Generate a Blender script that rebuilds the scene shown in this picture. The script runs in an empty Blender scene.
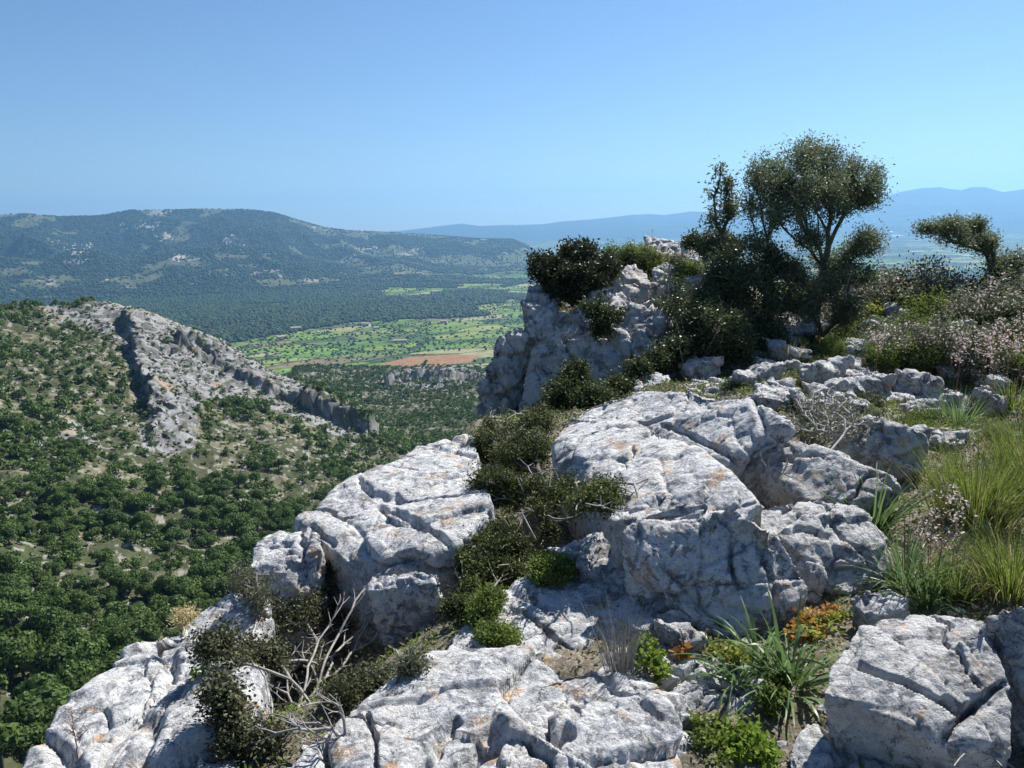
import bpy, bmesh, math, random
import numpy as np
from mathutils import Matrix, Vector
random.seed(7); RNG = np.random.default_rng(7)
PI = math.pi
S = bpy.context.scene
C = S.collection

# ------------------------------------------------------------------ camera model
F = 804.0; PITCH = math.radians(11.28); ROLL = math.radians(1.37)
CAM = np.array([0.0, 0.0, 1.6])
_f = np.array([0, math.cos(PITCH), -math.sin(PITCH)]); _u0 = np.array([0, math.sin(PITCH), math.cos(PITCH)]); _r0 = np.array([1.0, 0, 0])
_r = _r0*math.cos(ROLL) - _u0*math.sin(ROLL); _u = _u0*math.cos(ROLL) + _r0*math.sin(ROLL)
def ray(px, py): return _f + _r*((px-512)/F) + _u*((384-py)/F)
def PY(px, py, Y): d = ray(px, py); return CAM + d*(Y/d[1])            # point on that line of sight at forward distance Y
def PZ(px, py, z): d = ray(px, py); return CAM + d*((z-CAM[2])/d[2])   # point on that line of sight at height z
def PR(px, py, r): d = ray(px, py); return CAM + d*(r/math.hypot(d[0], d[1]))
def project(v):
    d = v - CAM; w = d@_f; w = np.where(w < 1e-3, 1e-3, w)
    return 512+F*(d@_r)/w, 384-F*(d@_u)/w
cam = bpy.data.cameras.new('camera'); co = bpy.data.objects.new('camera', cam); C.objects.link(co)
M3 = Matrix(((_r[0], _u[0], -_f[0]), (_r[1], _u[1], -_f[1]), (_r[2], _u[2], -_f[2])))
co.matrix_world = Matrix.Translation(Vector(CAM)) @ M3.to_4x4()
cam.sensor_width = 36; cam.lens = F/1024*36; cam.clip_start = 0.05; cam.clip_end = 90000
S.camera = co

# ------------------------------------------------------------------ numpy noise
_perm = np.random.default_rng(3).permutation(256); _perm = np.concatenate([_perm, _perm, _perm])
_g = np.random.default_rng(4).normal(size=(256, 3)); _g /= np.linalg.norm(_g, axis=1)[:, None]
def _hash(i, j, k): return _perm[_perm[_perm[i & 255] + (j & 255)] + (k & 255)]
def _pn(p):
    i = np.floor(p); f = (p-i).astype(np.float32); i = i.astype(np.int32) & 255; u = f*f*f*(f*(f*6-15)+10)
    x, y, z = i[:, 0], i[:, 1], i[:, 2]; fx, fy, fz = f[:, 0], f[:, 1], f[:, 2]; ux, uy, uz = u[:, 0], u[:, 1], u[:, 2]; out = 0
    for a in (0, 1):
        ha = _perm[(x+a) & 255]; wa = ux if a else 1-ux
        for b in (0, 1):
            hb = _perm[ha+((y+b) & 255)]; wb = wa*(uy if b else 1-uy)
            for c in (0, 1):
                g = _gt[_perm[hb+((z+c) & 255)]]
                out = out + (g[:, 0]*(fx-a)+g[:, 1]*(fy-b)+g[:, 2]*(fz-c))*wb*(uz if c else 1-uz)
    return out*1.6
from concurrent.futures import ThreadPoolExecutor
_gt = _g.astype(np.float32); _perm = _perm.astype(np.int32); POOL = ThreadPoolExecutor(4)
def pn(p):
    p = np.asarray(p, float); n = len(p); K = 32768
    if n <= K: return _pn(p).astype(float)
    return np.concatenate(list(POOL.map(lambda k: _pn(p[k:k+K]), range(0, n, K)))).astype(float)
def fbm(p, o=4, h=.5):
    s = 0; a = 1; p = np.array(p, float)
    for k in range(o): s = s+a*pn(p); a *= h; p = p*2.03+17.3
    return s
def ridged(p, o=4):
    s = 0; a = 1; p = np.array(p, float)
    for k in range(o): s = s+a*(1-2*np.abs(pn(p))); a *= .5; p = p*2.1+9.1
    return s
def worley(p):                       # nearest cell id and vector to its point
    i0 = np.floor(p).astype(int); best = np.full(len(p), 9e9); bid = np.zeros(len(p), int); bv = np.zeros_like(p); second = np.full(len(p), 9e9)
    for a in (-1, 0, 1):
        for b in (-1, 0, 1):
            for c in (-1, 0, 1):
                q = i0+(a, b, c); h = _hash(q[:, 0], q[:, 1], q[:, 2])
                j = np.stack([_perm[h]/256, _perm[h+77]/256, _perm[h+155]/256], 1)
                v = p-(q+j); d = (v*v).sum(1); m = d < best
                second = np.where(m, best, np.minimum(second, d))
                bid = np.where(m, h, bid); bv = np.where(m[:, None], v, bv); best = np.where(m, d, best)
    return bid, bv, np.sqrt(best), np.sqrt(second)
def n2(x, y, s, seed=0): return np.stack([x/s, y/s, np.full_like(x, seed*7.13+.37)], 1)
def sstep(a, b, x): t = np.clip((x-a)/(b-a), 0, 1); return t*t*(3-2*t)
def inpoly(x, y, poly):
    r = np.zeros(x.shape, bool); n = len(poly)
    for i in range(n):
        x1, y1 = poly[i]; x2, y2 = poly[(i+1) % n]
        if y1 == y2: continue
        c = ((y1 > y) != (y2 > y)) & (x < (x2-x1)*(y-y1)/(y2-y1)+x1); r ^= c
    return r
def segdist(x, y, line):
    best = np.full(x.shape, 1e9)
    for (x1, y1), (x2, y2) in zip(line[:-1], line[1:]):
        dx, dy = x2-x1, y2-y1; t = np.clip(((x-x1)*dx+(y-y1)*dy)/(dx*dx+dy*dy), 0, 1)
        best = np.minimum(best, np.hypot(x-x1-t*dx, y-y1-t*dy))
    return best

# ------------------------------------------------------------------ mesh helpers
def mesh_np(name, v, q, mat=None, origin=(0, 0, 0), smooth=False, colors=None, parent=None):
    """v (n,3), q (m,k) all faces of k corners; linked as ONE object"""
    v = np.asarray(v, np.float64)-np.asarray(origin); q = np.asarray(q, np.int32); k = q.shape[1]
    me = bpy.data.meshes.new(name); me.vertices.add(len(v)); me.vertices.foreach_set('co', v.ravel().astype(np.float32))
    me.loops.add(q.size); me.loops.foreach_set('vertex_index', q.ravel())
    me.polygons.add(len(q)); me.polygons.foreach_set('loop_start', np.arange(0, q.size, k, dtype=np.int32)); me.polygons.foreach_set('loop_total', np.full(len(q), k, np.int32))
    me.polygons.foreach_set('use_smooth', np.full(len(q), smooth, bool))
    me.update(); me.validate()
    if colors is not None:
        at = me.color_attributes.new('tint', 'FLOAT_COLOR', 'POINT')
        cc = np.ones((len(v), 4), np.float32); cc[:, :3] = colors; at.data.foreach_set('color', cc.ravel())
    if mat: me.materials.append(mat)
    o = bpy.data.objects.new(name, me); C.objects.link(o)
    if parent is not None: o.parent = parent
    else: o.location = origin
    return o
def tag(o, label=None, cat=None, group=None, kind=None):
    if label: o['label'] = label
    if cat: o['category'] = cat
    if group: o['group'] = group
    if kind: o['kind'] = kind
    return o
def empty(name, loc, label, cat, group=None):
    o = bpy.data.objects.new(name, None); C.objects.link(o); o.location = loc; o.empty_display_size = .1
    return tag(o, label, cat, group)

# ------------------------------------------------------------------ materials
class NT:
    def __init__(s, name):
        s.m = bpy.data.materials.new(name); s.m.use_nodes = True; s.t = s.m.node_tree; s.t.nodes.clear()
    def n(s, typ, **kw):
        nd = s.t.nodes.new(typ); ins = kw.pop('ins', {})
        for k, v in kw.items(): setattr(nd, k, v)
        for k, v in ins.items():
            if isinstance(v, bpy.types.NodeSocket): s.t.links.new(v, nd.inputs[k])
            else: nd.inputs[k].default_value = v
        return nd
    def pos(s): return s.n('ShaderNodeNewGeometry').outputs['Position']
    def noise(s, scale, detail=4, rough=.55, vec=None, dist=0):
        return s.n('ShaderNodeTexNoise', ins={'Vector': vec or s.pos(), 'Scale': scale, 'Detail': detail, 'Roughness': rough, 'Distortion': dist}).outputs['Fac']
    def ramp(s, fac, pts, const=False):
        r = s.n('ShaderNodeValToRGB', ins={'Fac': fac}); e = r.color_ramp.elements
        if const: r.color_ramp.interpolation = 'CONSTANT'
        while len(e) < len(pts): e.new(.5)
        for el, (p, c) in zip(e, pts):
            el.position = p; el.color = (c, c, c, 1) if not hasattr(c, '__len__') else (*c, 1)
        return r.outputs['Color']
    def mix(s, fac, a, b, blend='MIX'):
        m = s.n('ShaderNodeMix', data_type='RGBA', blend_type=blend)
        for k, v in ((0, fac), (6, a), (7, b)):
            if isinstance(v, bpy.types.NodeSocket): s.t.links.new(v, m.inputs[k])
            else: m.inputs[k].default_value = v if k == 0 else (*v, 1)
        return m.outputs[2]
    def math(s, op, a, b=0.0):
        m = s.n('ShaderNodeMath', operation=op)
        for k, v in ((0, a), (1, b)):
            if isinstance(v, bpy.types.NodeSocket): s.t.links.new(v, m.inputs[k])
            else: m.inputs[k].default_value = v
        return m.outputs[0]
    def out(s, sh): s.n('ShaderNodeOutputMaterial', ins={'Surface': sh}); return s.m

def rock_mat(name, sc=1.0, base=(.55, .555, .555), dark=(.26, .275, .295), orange=.64, bump=.75, bd=.017):
    t = NT(name)
    big = t.noise(2.2/sc, 7, .68); col = t.mix(t.ramp(big, [(.40, 0), (.53, 1)]), dark, base)
    mid = t.noise(11/sc, 6, .68); col = t.mix(t.ramp(mid, [(.44, 0), (.60, .85)]), col, tuple(min(.78, c*1.22) for c in base))
    st = t.noise(7/sc, 7, .75, dist=.6); col = t.mix(t.ramp(st, [(.42, .85), (.47, 0)]), col, (.14, .145, .16))
    fine = t.noise(62/sc, 5, .7); col = t.mix(t.ramp(fine, [(.34, .8), (.41, 0)]), col, (.13, .135, .145))
    fine2 = t.noise(95/sc, 3, .6); col = t.mix(t.ramp(fine2, [(.56, 0), (.66, .45)]), col, (.74, .73, .71))
    vo = t.n('ShaderNodeTexVoronoi', ins={'Vector': t.pos(), 'Scale': 26/sc, 'Randomness': 1.0}).outputs['Distance']
    sp = t.math('MULTIPLY', t.ramp(vo, [(.10, 1), (.22, 0)]), t.ramp(t.noise(3.1/sc, 2), [(.5, 0), (.56, .8)]))
    col = t.mix(sp, col, (.08, .08, .085))
    og = t.math('MULTIPLY', t.ramp(t.noise(3.7/sc, 3, .5), [(orange-.04, 0), (orange+.05, .8)]), t.ramp(t.noise(38/sc, 4, .7), [(.42, 0), (.56, 1)]))
    col = t.mix(og, col, (.50, .27, .09))
    rust = t.math('MULTIPLY', t.ramp(t.noise(1.7/sc, 2), [(.54, 0), (.66, .4)]), t.ramp(t.noise(17/sc, 4), [(.4, 0), (.65, 1)]))
    col = t.mix(rust, col, (.40, .31, .20))
    b1 = t.n('ShaderNodeBump', ins={'Strength': bump, 'Distance': bd, 'Height': t.noise(45/sc, 8, .72)})
    b2 = t.n('ShaderNodeBump', ins={'Strength': bump, 'Distance': bd*2.5, 'Height': t.noise(13/sc, 6, .65, dist=.5), 'Normal': b1.outputs[0]})
    p = t.n('ShaderNodeBsdfPrincipled', ins={'Base Color': col, 'Roughness': .88, 'Normal': b2.outputs[0]})
    p.inputs['Specular IOR Level'].default_value = .25
    return t.out(p.outputs[0])
def leaf_mat(name, c1, c2, trans=.3, scale=9, rough=.6, c3=None, gloss=.12):
    t = NT(name)
    inf = t.n('ShaderNodeObjectInfo').outputs['Random']
    col = t.mix(t.ramp(t.noise(scale, 3, .6), [(.35, 0), (.65, 1)]), c1, c2)
    if c3: col = t.mix(t.ramp(t.noise(scale*5, 2), [(.55, 0), (.62, 1)]), col, c3)
    hs = t.n('ShaderNodeHueSaturation', ins={'Color': col, 'Value': t.math('ADD', t.math('MULTIPLY', inf, .35), .83)})
    col = hs.outputs[0]
    p = t.n('ShaderNodeBsdfPrincipled', ins={'Base Color': col, 'Roughness': rough}); p.inputs['Specular IOR Level'].default_value = min(gloss, .2)
    tr = t.n('ShaderNodeBsdfTranslucent', ins={'Color': t.mix(.5, col, tuple(min(1, c*1.3) for c in c2))})
    mx = t.n('ShaderNodeMixShader', ins={0: trans, 1: p.outputs[0], 2: tr.outputs[0]})
    return t.out(mx.outputs[0])
def plain_mat(name, c1, c2, scale=30, rough=.85, bump=.3, bd=.004):
    t = NT(name); col = t.mix(t.ramp(t.noise(scale, 5, .65), [(.35, 0), (.65, 1)]), c1, c2)
    b = t.n('ShaderNodeBump', ins={'Strength': bump, 'Distance': bd, 'Height': t.noise(scale*3, 4)})
    return t.out(t.n('ShaderNodeBsdfPrincipled', ins={'Base Color': col, 'Roughness': rough, 'Normal': b.outputs[0]}).outputs[0])
def tint_mat(name, fine, amp, bump, bd, coarse):
    t = NT(name); a = t.n('ShaderNodeAttribute', attribute_name='tint').outputs['Color']
    k = t.ramp(t.noise(fine, 5, .7), [(.3, 1-amp), (.7, 1+amp*.0)])
    col = t.mix(1.0, a, k, 'MULTIPLY')
    b = t.n('ShaderNodeBump', ins={'Strength': bump, 'Distance': bd, 'Height': t.noise(coarse, 6, .65)})
    p = t.n('ShaderNodeBsdfPrincipled', ins={'Base Color': col, 'Roughness': .95, 'Normal': b.outputs[0]}); p.inputs['Specular IOR Level'].default_value = .1
    return t.out(p.outputs[0])
# ------------------------------------------------------------------ terrain height
ZP = -250.0
EDGE = np.array([PY(*p)[:2] for p in [(-30, 900, 1.9), (20, 770, 2.55), (130, 655, 3.2), (240, 598, 3.85), (300, 522, 4.75), (400, 455, 5.7), (468, 437, 6.3), (484, 420, 7.6), (496, 400, 8.4), (535, 330, 9.3), (548, 290, 10.3), (552, 268, 12.5), (575, 252, 15)]])
_gc = [PZ(*p) for p in [(512, 1100, -.03), (900, 1100, -.03), (100, 1000, -.3), (300, 700, -.95), (250, 660, -.95), (350, 620, -.9), (420, 620, -.7), (300, 640, -.95), (480, 560, -.25), (520, 500, -.22), (520, 440, -.25),
    (650, 640, -.14), (700, 660, -.14), (760, 680, -.17), (740, 760, -.2), (820, 610, -.12), (900, 580, -.07), (1000, 560, -.02), (1000, 700, -.16), (900, 500, -.02), (960, 470, 0.0), (850, 480, -.03),
    (800, 430, .0), (700, 480, -.15), (600, 420, -.2), (760, 400, .05), (500, 640, -.2), (480, 720, -.25), (1150, 600, 0), (1150, 450, .05)]]
_gc += [PY(*p) for p in [(680, 392, 7.7), (560, 414, 8.9), (500, 420, 8.9), (610, 402, 8.8), (850, 342, 10.4), (950, 345, 10), (1000, 425, 7.4), (700, 335, 10.2), (640, 322, 10.6), (600, 345, 10.4), (700, 266, 12.8), (640, 258, 12.8), (600, 270, 12.6),
    (850, 296, 13.2), (930, 306, 12.6), (1020, 306, 12.6), (780, 292, 13), (540, 370, 9.7), (570, 372, 9.6), (560, 300, 12.2), (1150, 320, 12)]]
GC = np.array(_gc)
def top_h(x, y):
    w = 1/(((x[:, None]-GC[None, :, 0])**2+(y[:, None]-GC[None, :, 1])**2)+.12)**1.6
    return (w*GC[None, :, 2]).sum(1)/w.sum(1)
def near_h(x, y):
    ex = np.interp(y, EDGE[:, 1], EDGE[:, 0]); out = np.empty_like(x); m = np.hypot(x, y) < 30
    out[:] = .1
    if m.any(): out[m] = top_h(x[m], y[m])
    d = ex-.05-x; d = np.where(d > 0, d*d/(d+.25), 0)
    return out-2.1*d-.62*np.maximum(0, y-13.6)-.5*np.maximum(0, x-11)-.45*np.maximum(0, -y-5)
# hillside columns: for a column of the photograph, (distance, row) or (distance, None, height)
H = lambda *a: a
far_tail = [(1450, None, -247), (1800, None, ZP), (30000, None, ZP)]
COLS = {
 -900: [(20, None, -60), (60, None, -90), (200, None, -90), (500, None, -60), (700, None, -120), (1000, None, -200)],
 -150: [(20, None, -100), (60, None, -104), (110, None, -101), (190, None, -88), (330, None, -78), (430, None, -60), (520, None, -42), (640, None, -80), (850, None, -190)],
 0:    [(20, None, -100), (60, None, -104), (118, 745), (150, 680), (185, 600), (235, 530), (300, 455), (360, 400), (430, 350), (520, 303), (640, None, -85), (850, None, -190)],
 60:   [(20, None, -100), (60, None, -104), (130, 722), (185, 605), (235, 535), (300, 460), (360, 405), (430, 352), (520, 307), (640, None, -85), (850, None, -190)],
 110:  [(20, None, -100), (60, None, -104), (140, 700), (185, 610), (235, 538), (300, 466), (360, 412), (430, 356), (520, 303), (640, None, -85), (850, None, -190)],
 170:  [(20, None, -100), (60, None, -106), (150, 690), (190, 606), (240, 540), (300, 474), (360, 420), (420, 372), (500, 322), (640, None, -110), (850, None, -200)],
 230:  [(20, None, -100), (60, None, -108), (150, 700), (195, 600), (240, 542), (300, 482), (360, 430), (420, 388), (485, 348), (620, None, -130), (850, None, -205)],
 300:  [(20, None, -100), (60, None, -110), (150, 720), (200, 600), (240, 546), (300, 490), (360, 444), (410, 412), (460, 388), (560, None, -128), (680, 392), (800, 378), (950, 364), (1100, None, -225)],
 370:  [(20, None, -100), (60, None, -112), (200, 610), (250, 545), (300, 500), (360, 460), (400, 440), (430, 427), (520, None, -130), (600, 414), (700, 398), (800, 383), (950, 368), (1100, None, -225)],
 420:  [(20, None, -100), (60, None, -112), (200, 610), (250, 550), (320, 495), (400, 450), (500, 424), (600, 408), (700, 393), (800, 380), (930, 368), (1100, None, -225)],
 480:  [(20, None, -95), (60, None, -110), (200, 615), (300, 510), (400, 450), (500, 422), (600, 404), (750, 384), (900, 370), (1050, None, -220)],
 560:  [(20, None, -70), (60, None, -105), (200, None, -130), (400, None, -150), (600, None, -165), (800, None, -180), (1000, None, -225)],
 1100: [(20, None, -40), (60, None, -70), (200, None, -140), (400, None, -180), (700, None, -215), (1000, None, -235)],
 2400: [(20, None, -40), (60, None, -70), (200, None, -140), (400, None, -180), (700, None, -215), (1000, None, -235)],
}
_lr = np.linspace(math.log(15), math.log(30000), 700); _ca = []; _cz = []
for px, pts in COLS.items():
    L = []; 
    az0 = math.atan2(*ray(px, 300)[:2]) if -200 <= px <= 1200 else (math.radians(-95) if px < 0 else math.radians(95))
    for p in pts+far_tail:
        if len(p) == 2: q = PR(px, p[1], p[0]); L.append((math.log(p[0]), math.atan2(q[0], q[1]), q[2]))
        else: L.append((math.log(p[0]), az0, p[2]))
    L = np.array(L)
    # azimuth of hidden samples follows the nearest seen one
    seen = np.array([len(p) == 2 for p in pts+far_tail])
    if seen.any(): L[:, 1] = np.interp(L[:, 0], L[seen, 0], L[seen, 1])
    _ca.append(np.interp(_lr, L[:, 0], L[:, 1])); zz = np.interp(_lr, L[:, 0], L[:, 2])
    k = np.exp(-np.linspace(-2, 2, 9)**2); k /= k.sum(); zz = np.convolve(np.pad(zz, 4, mode='edge'), k, 'valid'); _cz.append(zz)
_ca = np.array(_ca); _cz = np.array(_cz)
def crest_tab(tab):
    a = [math.atan2(*ray(px, py)[:2]) for px, py in tab]; t = [ray(px, py)[2]/math.hypot(*ray(px, py)[:2]) for px, py in tab]; return np.array(a), np.array(t)
RA = crest_tab([(-400, 225), (-100, 219), (0, 215), (25, 214), (60, 217), (100, 216), (130, 210.5), (180, 210), (210, 209), (250, 210), (275, 213), (300, 221), (325, 228), (350, 231), (378, 232), (400, 233), (440, 236), (480, 239), (512, 239.5), (528, 246), (545, 262), (560, 290)])
RA2 = crest_tab([(-400, 262), (-60, 250), (0, 258), (40, 262), (75, 250), (100, 252), (130, 262), (170, 252), (230, 246), (280, 250), (320, 262), (360, 268), (400, 262), (430, 268), (470, 273), (520, 285), (560, 290)])
RB = crest_tab([(-1500, 215), (300, 232), (380, 233), (400, 231), (440, 226), (462, 223.5), (480, 226), (500, 225), (520, 225), (545, 224), (560, 221.5), (590, 219.5), (610, 217.5), (630, 215), (650, 214), (665, 215), (690, 211.5), (720, 212), (760, 210), (800, 209), (850, 206), (880, 198), (900, 192), (922, 188), (940, 187), (950, 189), (962, 190), (972, 187), (985, 187), (1003, 192), (1024, 189), (1060, 186), (1100, 195), (1400, 200), (2200, 210)])
def angdist(a): return a
def land_h(x, y, detail=True):
    r = np.maximum(np.hypot(x, y), .01); az = np.arctan2(x, y); lr = np.log(np.maximum(r, 15))
    ai = np.array([np.interp(lr, _lr, c) for c in _ca]); zi = np.array([np.interp(lr, _lr, c) for c in _cz])
    azc = np.clip(az, ai[0]+1e-6, ai[-1]-1e-6); z = zi[0].copy()
    for j in range(len(ai)-1):
        m = (azc >= ai[j]) & (azc < ai[j+1]); t = (azc-ai[j])/(ai[j+1]-ai[j]); t = t*t*(3-2*t)*.5+t*.5
        z = np.where(m, zi[j]*(1-t)+zi[j+1]*t, z)
    back = sstep(math.radians(95), math.radians(120), np.abs(az)); z = z*(1-back)+back*np.where(r < 1500, -120-r*.09, ZP)
    if detail:
        m = (r > 60) & (r < 1500)
        if m.any():
            xm, ym = x[m], y[m]; k = sstep(60, 150, r[m])*(1-sstep(1100, 1450, r[m]))
            z[m] += k*(3.2*fbm(n2(xm, ym, 42), 4)+.9*ridged(n2(xm, ym, 11, 2), 3))
        m = r > 1300
        if m.any():
            xm, ym, rm, am = x[m], y[m], r[m], az[m]
            zz = z[m]+4*fbm(n2(xm, ym, 500), 3)*sstep(1300, 2200, rm)
            wob = 260*fbm(n2(xm, ym, 900, 4), 3)
            for (A, foot, cr, backr, amp, sc) in ((RA2, 3350, 4250, 5600, .8, 480), (RA, 3700, 5700, 8000, 1.0, 760), (RB, 10500, 14000, 16400, .45, 2000)):
                zc = 1.6+cr*np.interp(am, A[0], A[1]); hh = np.maximum(zc-ZP, 0); rr = rm+wob*(.5 if cr < 5000 else 1)*sstep(0, .2, np.abs(rm-cr)/cr)
                t = np.clip((rr-foot)/(cr-foot), 0, 1); b = 1-sstep(cr*1.02, backr, rm)
                s = np.where(rm < cr, t**1.25, 1)*b
                f = 4*t*(1-t)*(rm < cr); gul = ridged(np.stack([am*cr/sc, rm/sc*.6, np.full_like(xm, cr*.01)], 1), 5)*.5
                dz = hh*s*(1-amp*f*(.55-.75*gul))
                dz = np.where(rm > cr*1.012, np.minimum(dz, hh*.985), dz)
                zz = np.maximum(zz, ZP+dz+(8*fbm(n2(xm, ym, 130, 5), 3)*f if cr < 9000 else 0))
            z[m] = zz
    return z
L1 = [(110, 296), (124, 328), (138, 372), (146, 405), (150, 450)]; A1 = L1+[(200, 450), (200, 290)]
L2 = [(178, 354), (212, 366), (235, 378), (268, 397), (300, 408), (340, 426), (372, 438)]; A2 = L2+[(378, 428), (330, 380), (260, 330), (180, 300)]
L3 = [(384, 388), (430, 381), (492, 386)]; A3 = L3+[(492, 340), (384, 340)]
def cliffs(x, y, z):
    r = np.hypot(x, y); m = (r > 300) & (r < 1080); u = np.zeros_like(x)
    if m.any():
        X, Y, Z = x[m], y[m], z[m]; px, py = project(np.stack([X, Y, Z], 1)); px0, py0 = px, py; px = px+7*fbm(n2(X, Y, 26, 71), 4); py = py+5*fbm(n2(X, Y, 20, 72), 4); R = r[m]; k = np.clip(.75+1.3*pn(n2(X, Y, 30, 73)), .05, 1.4); v = np.zeros_like(X)
        d = segdist(px, py, L1); v = np.where(inpoly(px, py, A1) & (R < 640), 10*(.5+.5*k)*sstep(298, 340, py0)*(1-sstep(405, 452, py0))*sstep(0, 5, d)*(1-.75*sstep(10, 50, d)), v)
        d = segdist(px, py, L2); v = np.maximum(v, np.where(inpoly(px, py, A2) & (R < 640), 9*k*sstep(0, 4, d)*(1-.85*sstep(6, 30, d)), 0))
        d = segdist(px, py, L3); v = np.maximum(v, np.where(inpoly(px, py, A3) & (R > 640), 9*k*sstep(0, 3, d)*(1-.9*sstep(4, 14, d)), 0))
        u[m] = v
    return u
def height(x, y, detail=True):
    x = np.asarray(x, float); y = np.asarray(y, float); n = near_h(x, y); l = land_h(x, y, detail); l = l+cliffs(x, y, l)
    if detail:
        m = (np.hypot(x, y) < 25)
        if m.any(): n[m] += .05*fbm(n2(x[m], y[m], .6), 4)+.012*fbm(n2(x[m], y[m], .09, 3), 2)
    return np.maximum(n, l)
def H1(x, y): return float(height(np.array([x]), np.array([y]), False)[0])

# ------------------------------------------------------------------ ground colours (what the surface is, not how it is lit)
SPUR = [(40, 305), (75, 308), (100, 299), (150, 303), (190, 324), (236, 346), (300, 383), (352, 410), (376, 432), (350, 440), (300, 420), (262, 405), (215, 398), (196, 412), (196, 448), (168, 458), (150, 440), (148, 400), (128, 352), (108, 335), (75, 322), (45, 318)]
PATCH2 = [(30, 428), (70, 418), (100, 436), (96, 446), (60, 452), (35, 446)]
HILLR = [(385, 372), (430, 366), (480, 364), (490, 372), (470, 386), (430, 392), (395, 386)]
BROWN = [(378, 366), (410, 358), (455, 355), (482, 357), (470, 364), (430, 369)]
def fields_color(x, y, r, az):
    n = len(x); px, py = project(np.stack([x, y, np.full(n, ZP)], 1))
    # parcels: stretched, rotated cells
    ca, sa = math.cos(.5), math.sin(.5); u = (x*ca+y*sa); v = (-x*sa+y*ca)
    w = 25*fbm(n2(x, y, 300, 8), 2)
    sz = np.where(r < 3000, 1, 1.9)
    bid, bv, d1, d2 = worley(np.stack([(u+w)/(150*sz), (v+w)/(62*sz), np.full(n, .5)], 1))
    pal = np.array([(.11, .19, .04), (.17, .25, .05), (.24, .28, .08), (.07, .12, .035), (.30, .28, .14), (.12, .22, .045), (.22, .17, .10), (.14, .20, .06), (.07, .11, .035), (.16, .27, .05)])
    col = pal[bid % 10]*(1+.25*fbm(n2(x, y, 22, 1), 3))[:, None]
    hedge = (d2-d1) < .07; col[hedge] = (.035, .065, .025)
    # woodland of the plain
    f0 = np.interp(px, [-400, 0, 256, 356, 468, 540, 700, 1200], [1500, 1500, 1990, 2200, 2230, 2250, 2500, 1500])
    dens = fbm(n2(x, y, 420, 6), 4)+np.interp(px, [0, 330, 420, 540, 620, 1000], [.9, .75, .2, .05, -.15, -.1])
    wood = (r > f0+30*fbm(n2(x, y, 60), 2)) & (dens > 0) & (r < 5200)
    fo = np.array([.034, .062, .026])*(1+.5*fbm(n2(x, y, 16, 2), 3))[:, None]
    col = np.where(wood[:, None], fo, col)
    far = (r >= 5200); dd = fbm(n2(x, y, 700, 9), 5); c2 = np.where((dd > .0)[:, None], np.array([.035, .06, .03]), col*.8); 
    bright = fbm(n2(x, y, 260, 12), 3) > .62; c2[bright] = (.42, .40, .36)
    col = np.where(far[:, None], c2, col)
    b = inpoly(px, py, BROWN) & (r < 2200); col[b] = np.array([.30, .17, .085])
    return np.clip(col, .01, .8), wood
def land_color(x, y, z):
    n = len(x); r = np.hypot(x, y); az = np.arctan2(x, y); P = np.stack([x, y, z], 1); px, py = project(P)
    col = np.zeros((n, 3)); fm = r > 950
    if fm.any(): col[fm] = fields_color(x[fm], y[fm], r[fm], az[fm])[0]
    if (r > 1500).all(): return range_color(x, y, z, r, px, py, col), None
    if (r < 27).all(): return col+.1, None
    # hillside
    j = 7*fbm(n2(x, y, 14, 3), 3)
    rock = (inpoly(px+j, py+j*.6, SPUR) | inpoly(px+j*.6, py+j*.4, PATCH2)) & (r < 620) | (inpoly(px+j*.4, py+j*.3, HILLR) & (r < 1100))
    if (r < 1300).any():
        for Ln in (L1, L2): rock |= (segdist(px, py+8, Ln) < 9) & (r < 620)
    nz = fbm(n2(x, y, 30, 5), 4); nf = fbm(n2(x, y, 3.2, 6), 3)
    soil = np.where((nz > .22)[:, None], (.175, .165, .105), (.085, .092, .05)); soil = np.where((nf > .32)[:, None], (.30, .29, .25), soil)
    soil = np.where((nf < -.3)[:, None], (.06, .075, .03), soil)
    rc = np.where((fbm(n2(x, y, 6, 7), 4) > -.05)[:, None], (.31, .31, .31), (.17, .165, .155)); rc = np.where((nf < -.42)[:, None], (.08, .10, .05), rc)
    rc = np.where((fbm(n2(x, y, 22, 17), 3) > .55)[:, None], (.33, .27, .20), rc)
    hs = np.where(rock[:, None], rc, soil); k = (1-sstep(1080, 1250, r+60*fbm(n2(x, y, 80, 4), 2)))[:, None]
    col = col*(1-k)+hs*k
    return np.clip(col, .01, .8), rock
def range_color(x, y, z, r, px, py, col):
    # the ranges: macchia with pale cliffs
    if (r < 3300).all(): return np.clip(col, .01, .8)
    up = (z > ZP+16) & (r > 3300)
    mc = np.array([.028, .048, .026])*(1+.45*fbm(n2(x, y, 45, 2), 4))[:, None]
    pale = (fbm(n2(x, y, 230, 21), 4) > .62) & (r < 6500); mc[pale] = (.30, .27, .22)
    op = (fbm(n2(x, y, 330, 23), 4) > .25) & ~pale & (r < 6500); mc[op] = np.array([.11, .125, .06])
    for (cx, cy, rx, ry) in ((80, 250, 15, 7), (67, 247, 5, 5), (124, 226, 7, 3), (162, 240, 14, 4), (150, 226, 16, 5), (230, 240, 7, 6), (245, 247, 7, 5), (105, 278, 6, 2.5), (405, 257, 4, 3), (280, 290, 9, 5), (180, 258, 12, 5), (278, 227, 4, 3)):
        e = ((px-cx)/rx)**2+((py-cy)/ry)**2+.9*fbm(n2(x, y, 70, cx), 3) < .8
        mc[e & (fbm(n2(x, y, 40, 31), 2) > -.15)] = (.50, .44, .36)
    col = np.where(up[:, None], mc, col)
    return np.clip(col, .01, .8)

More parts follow.
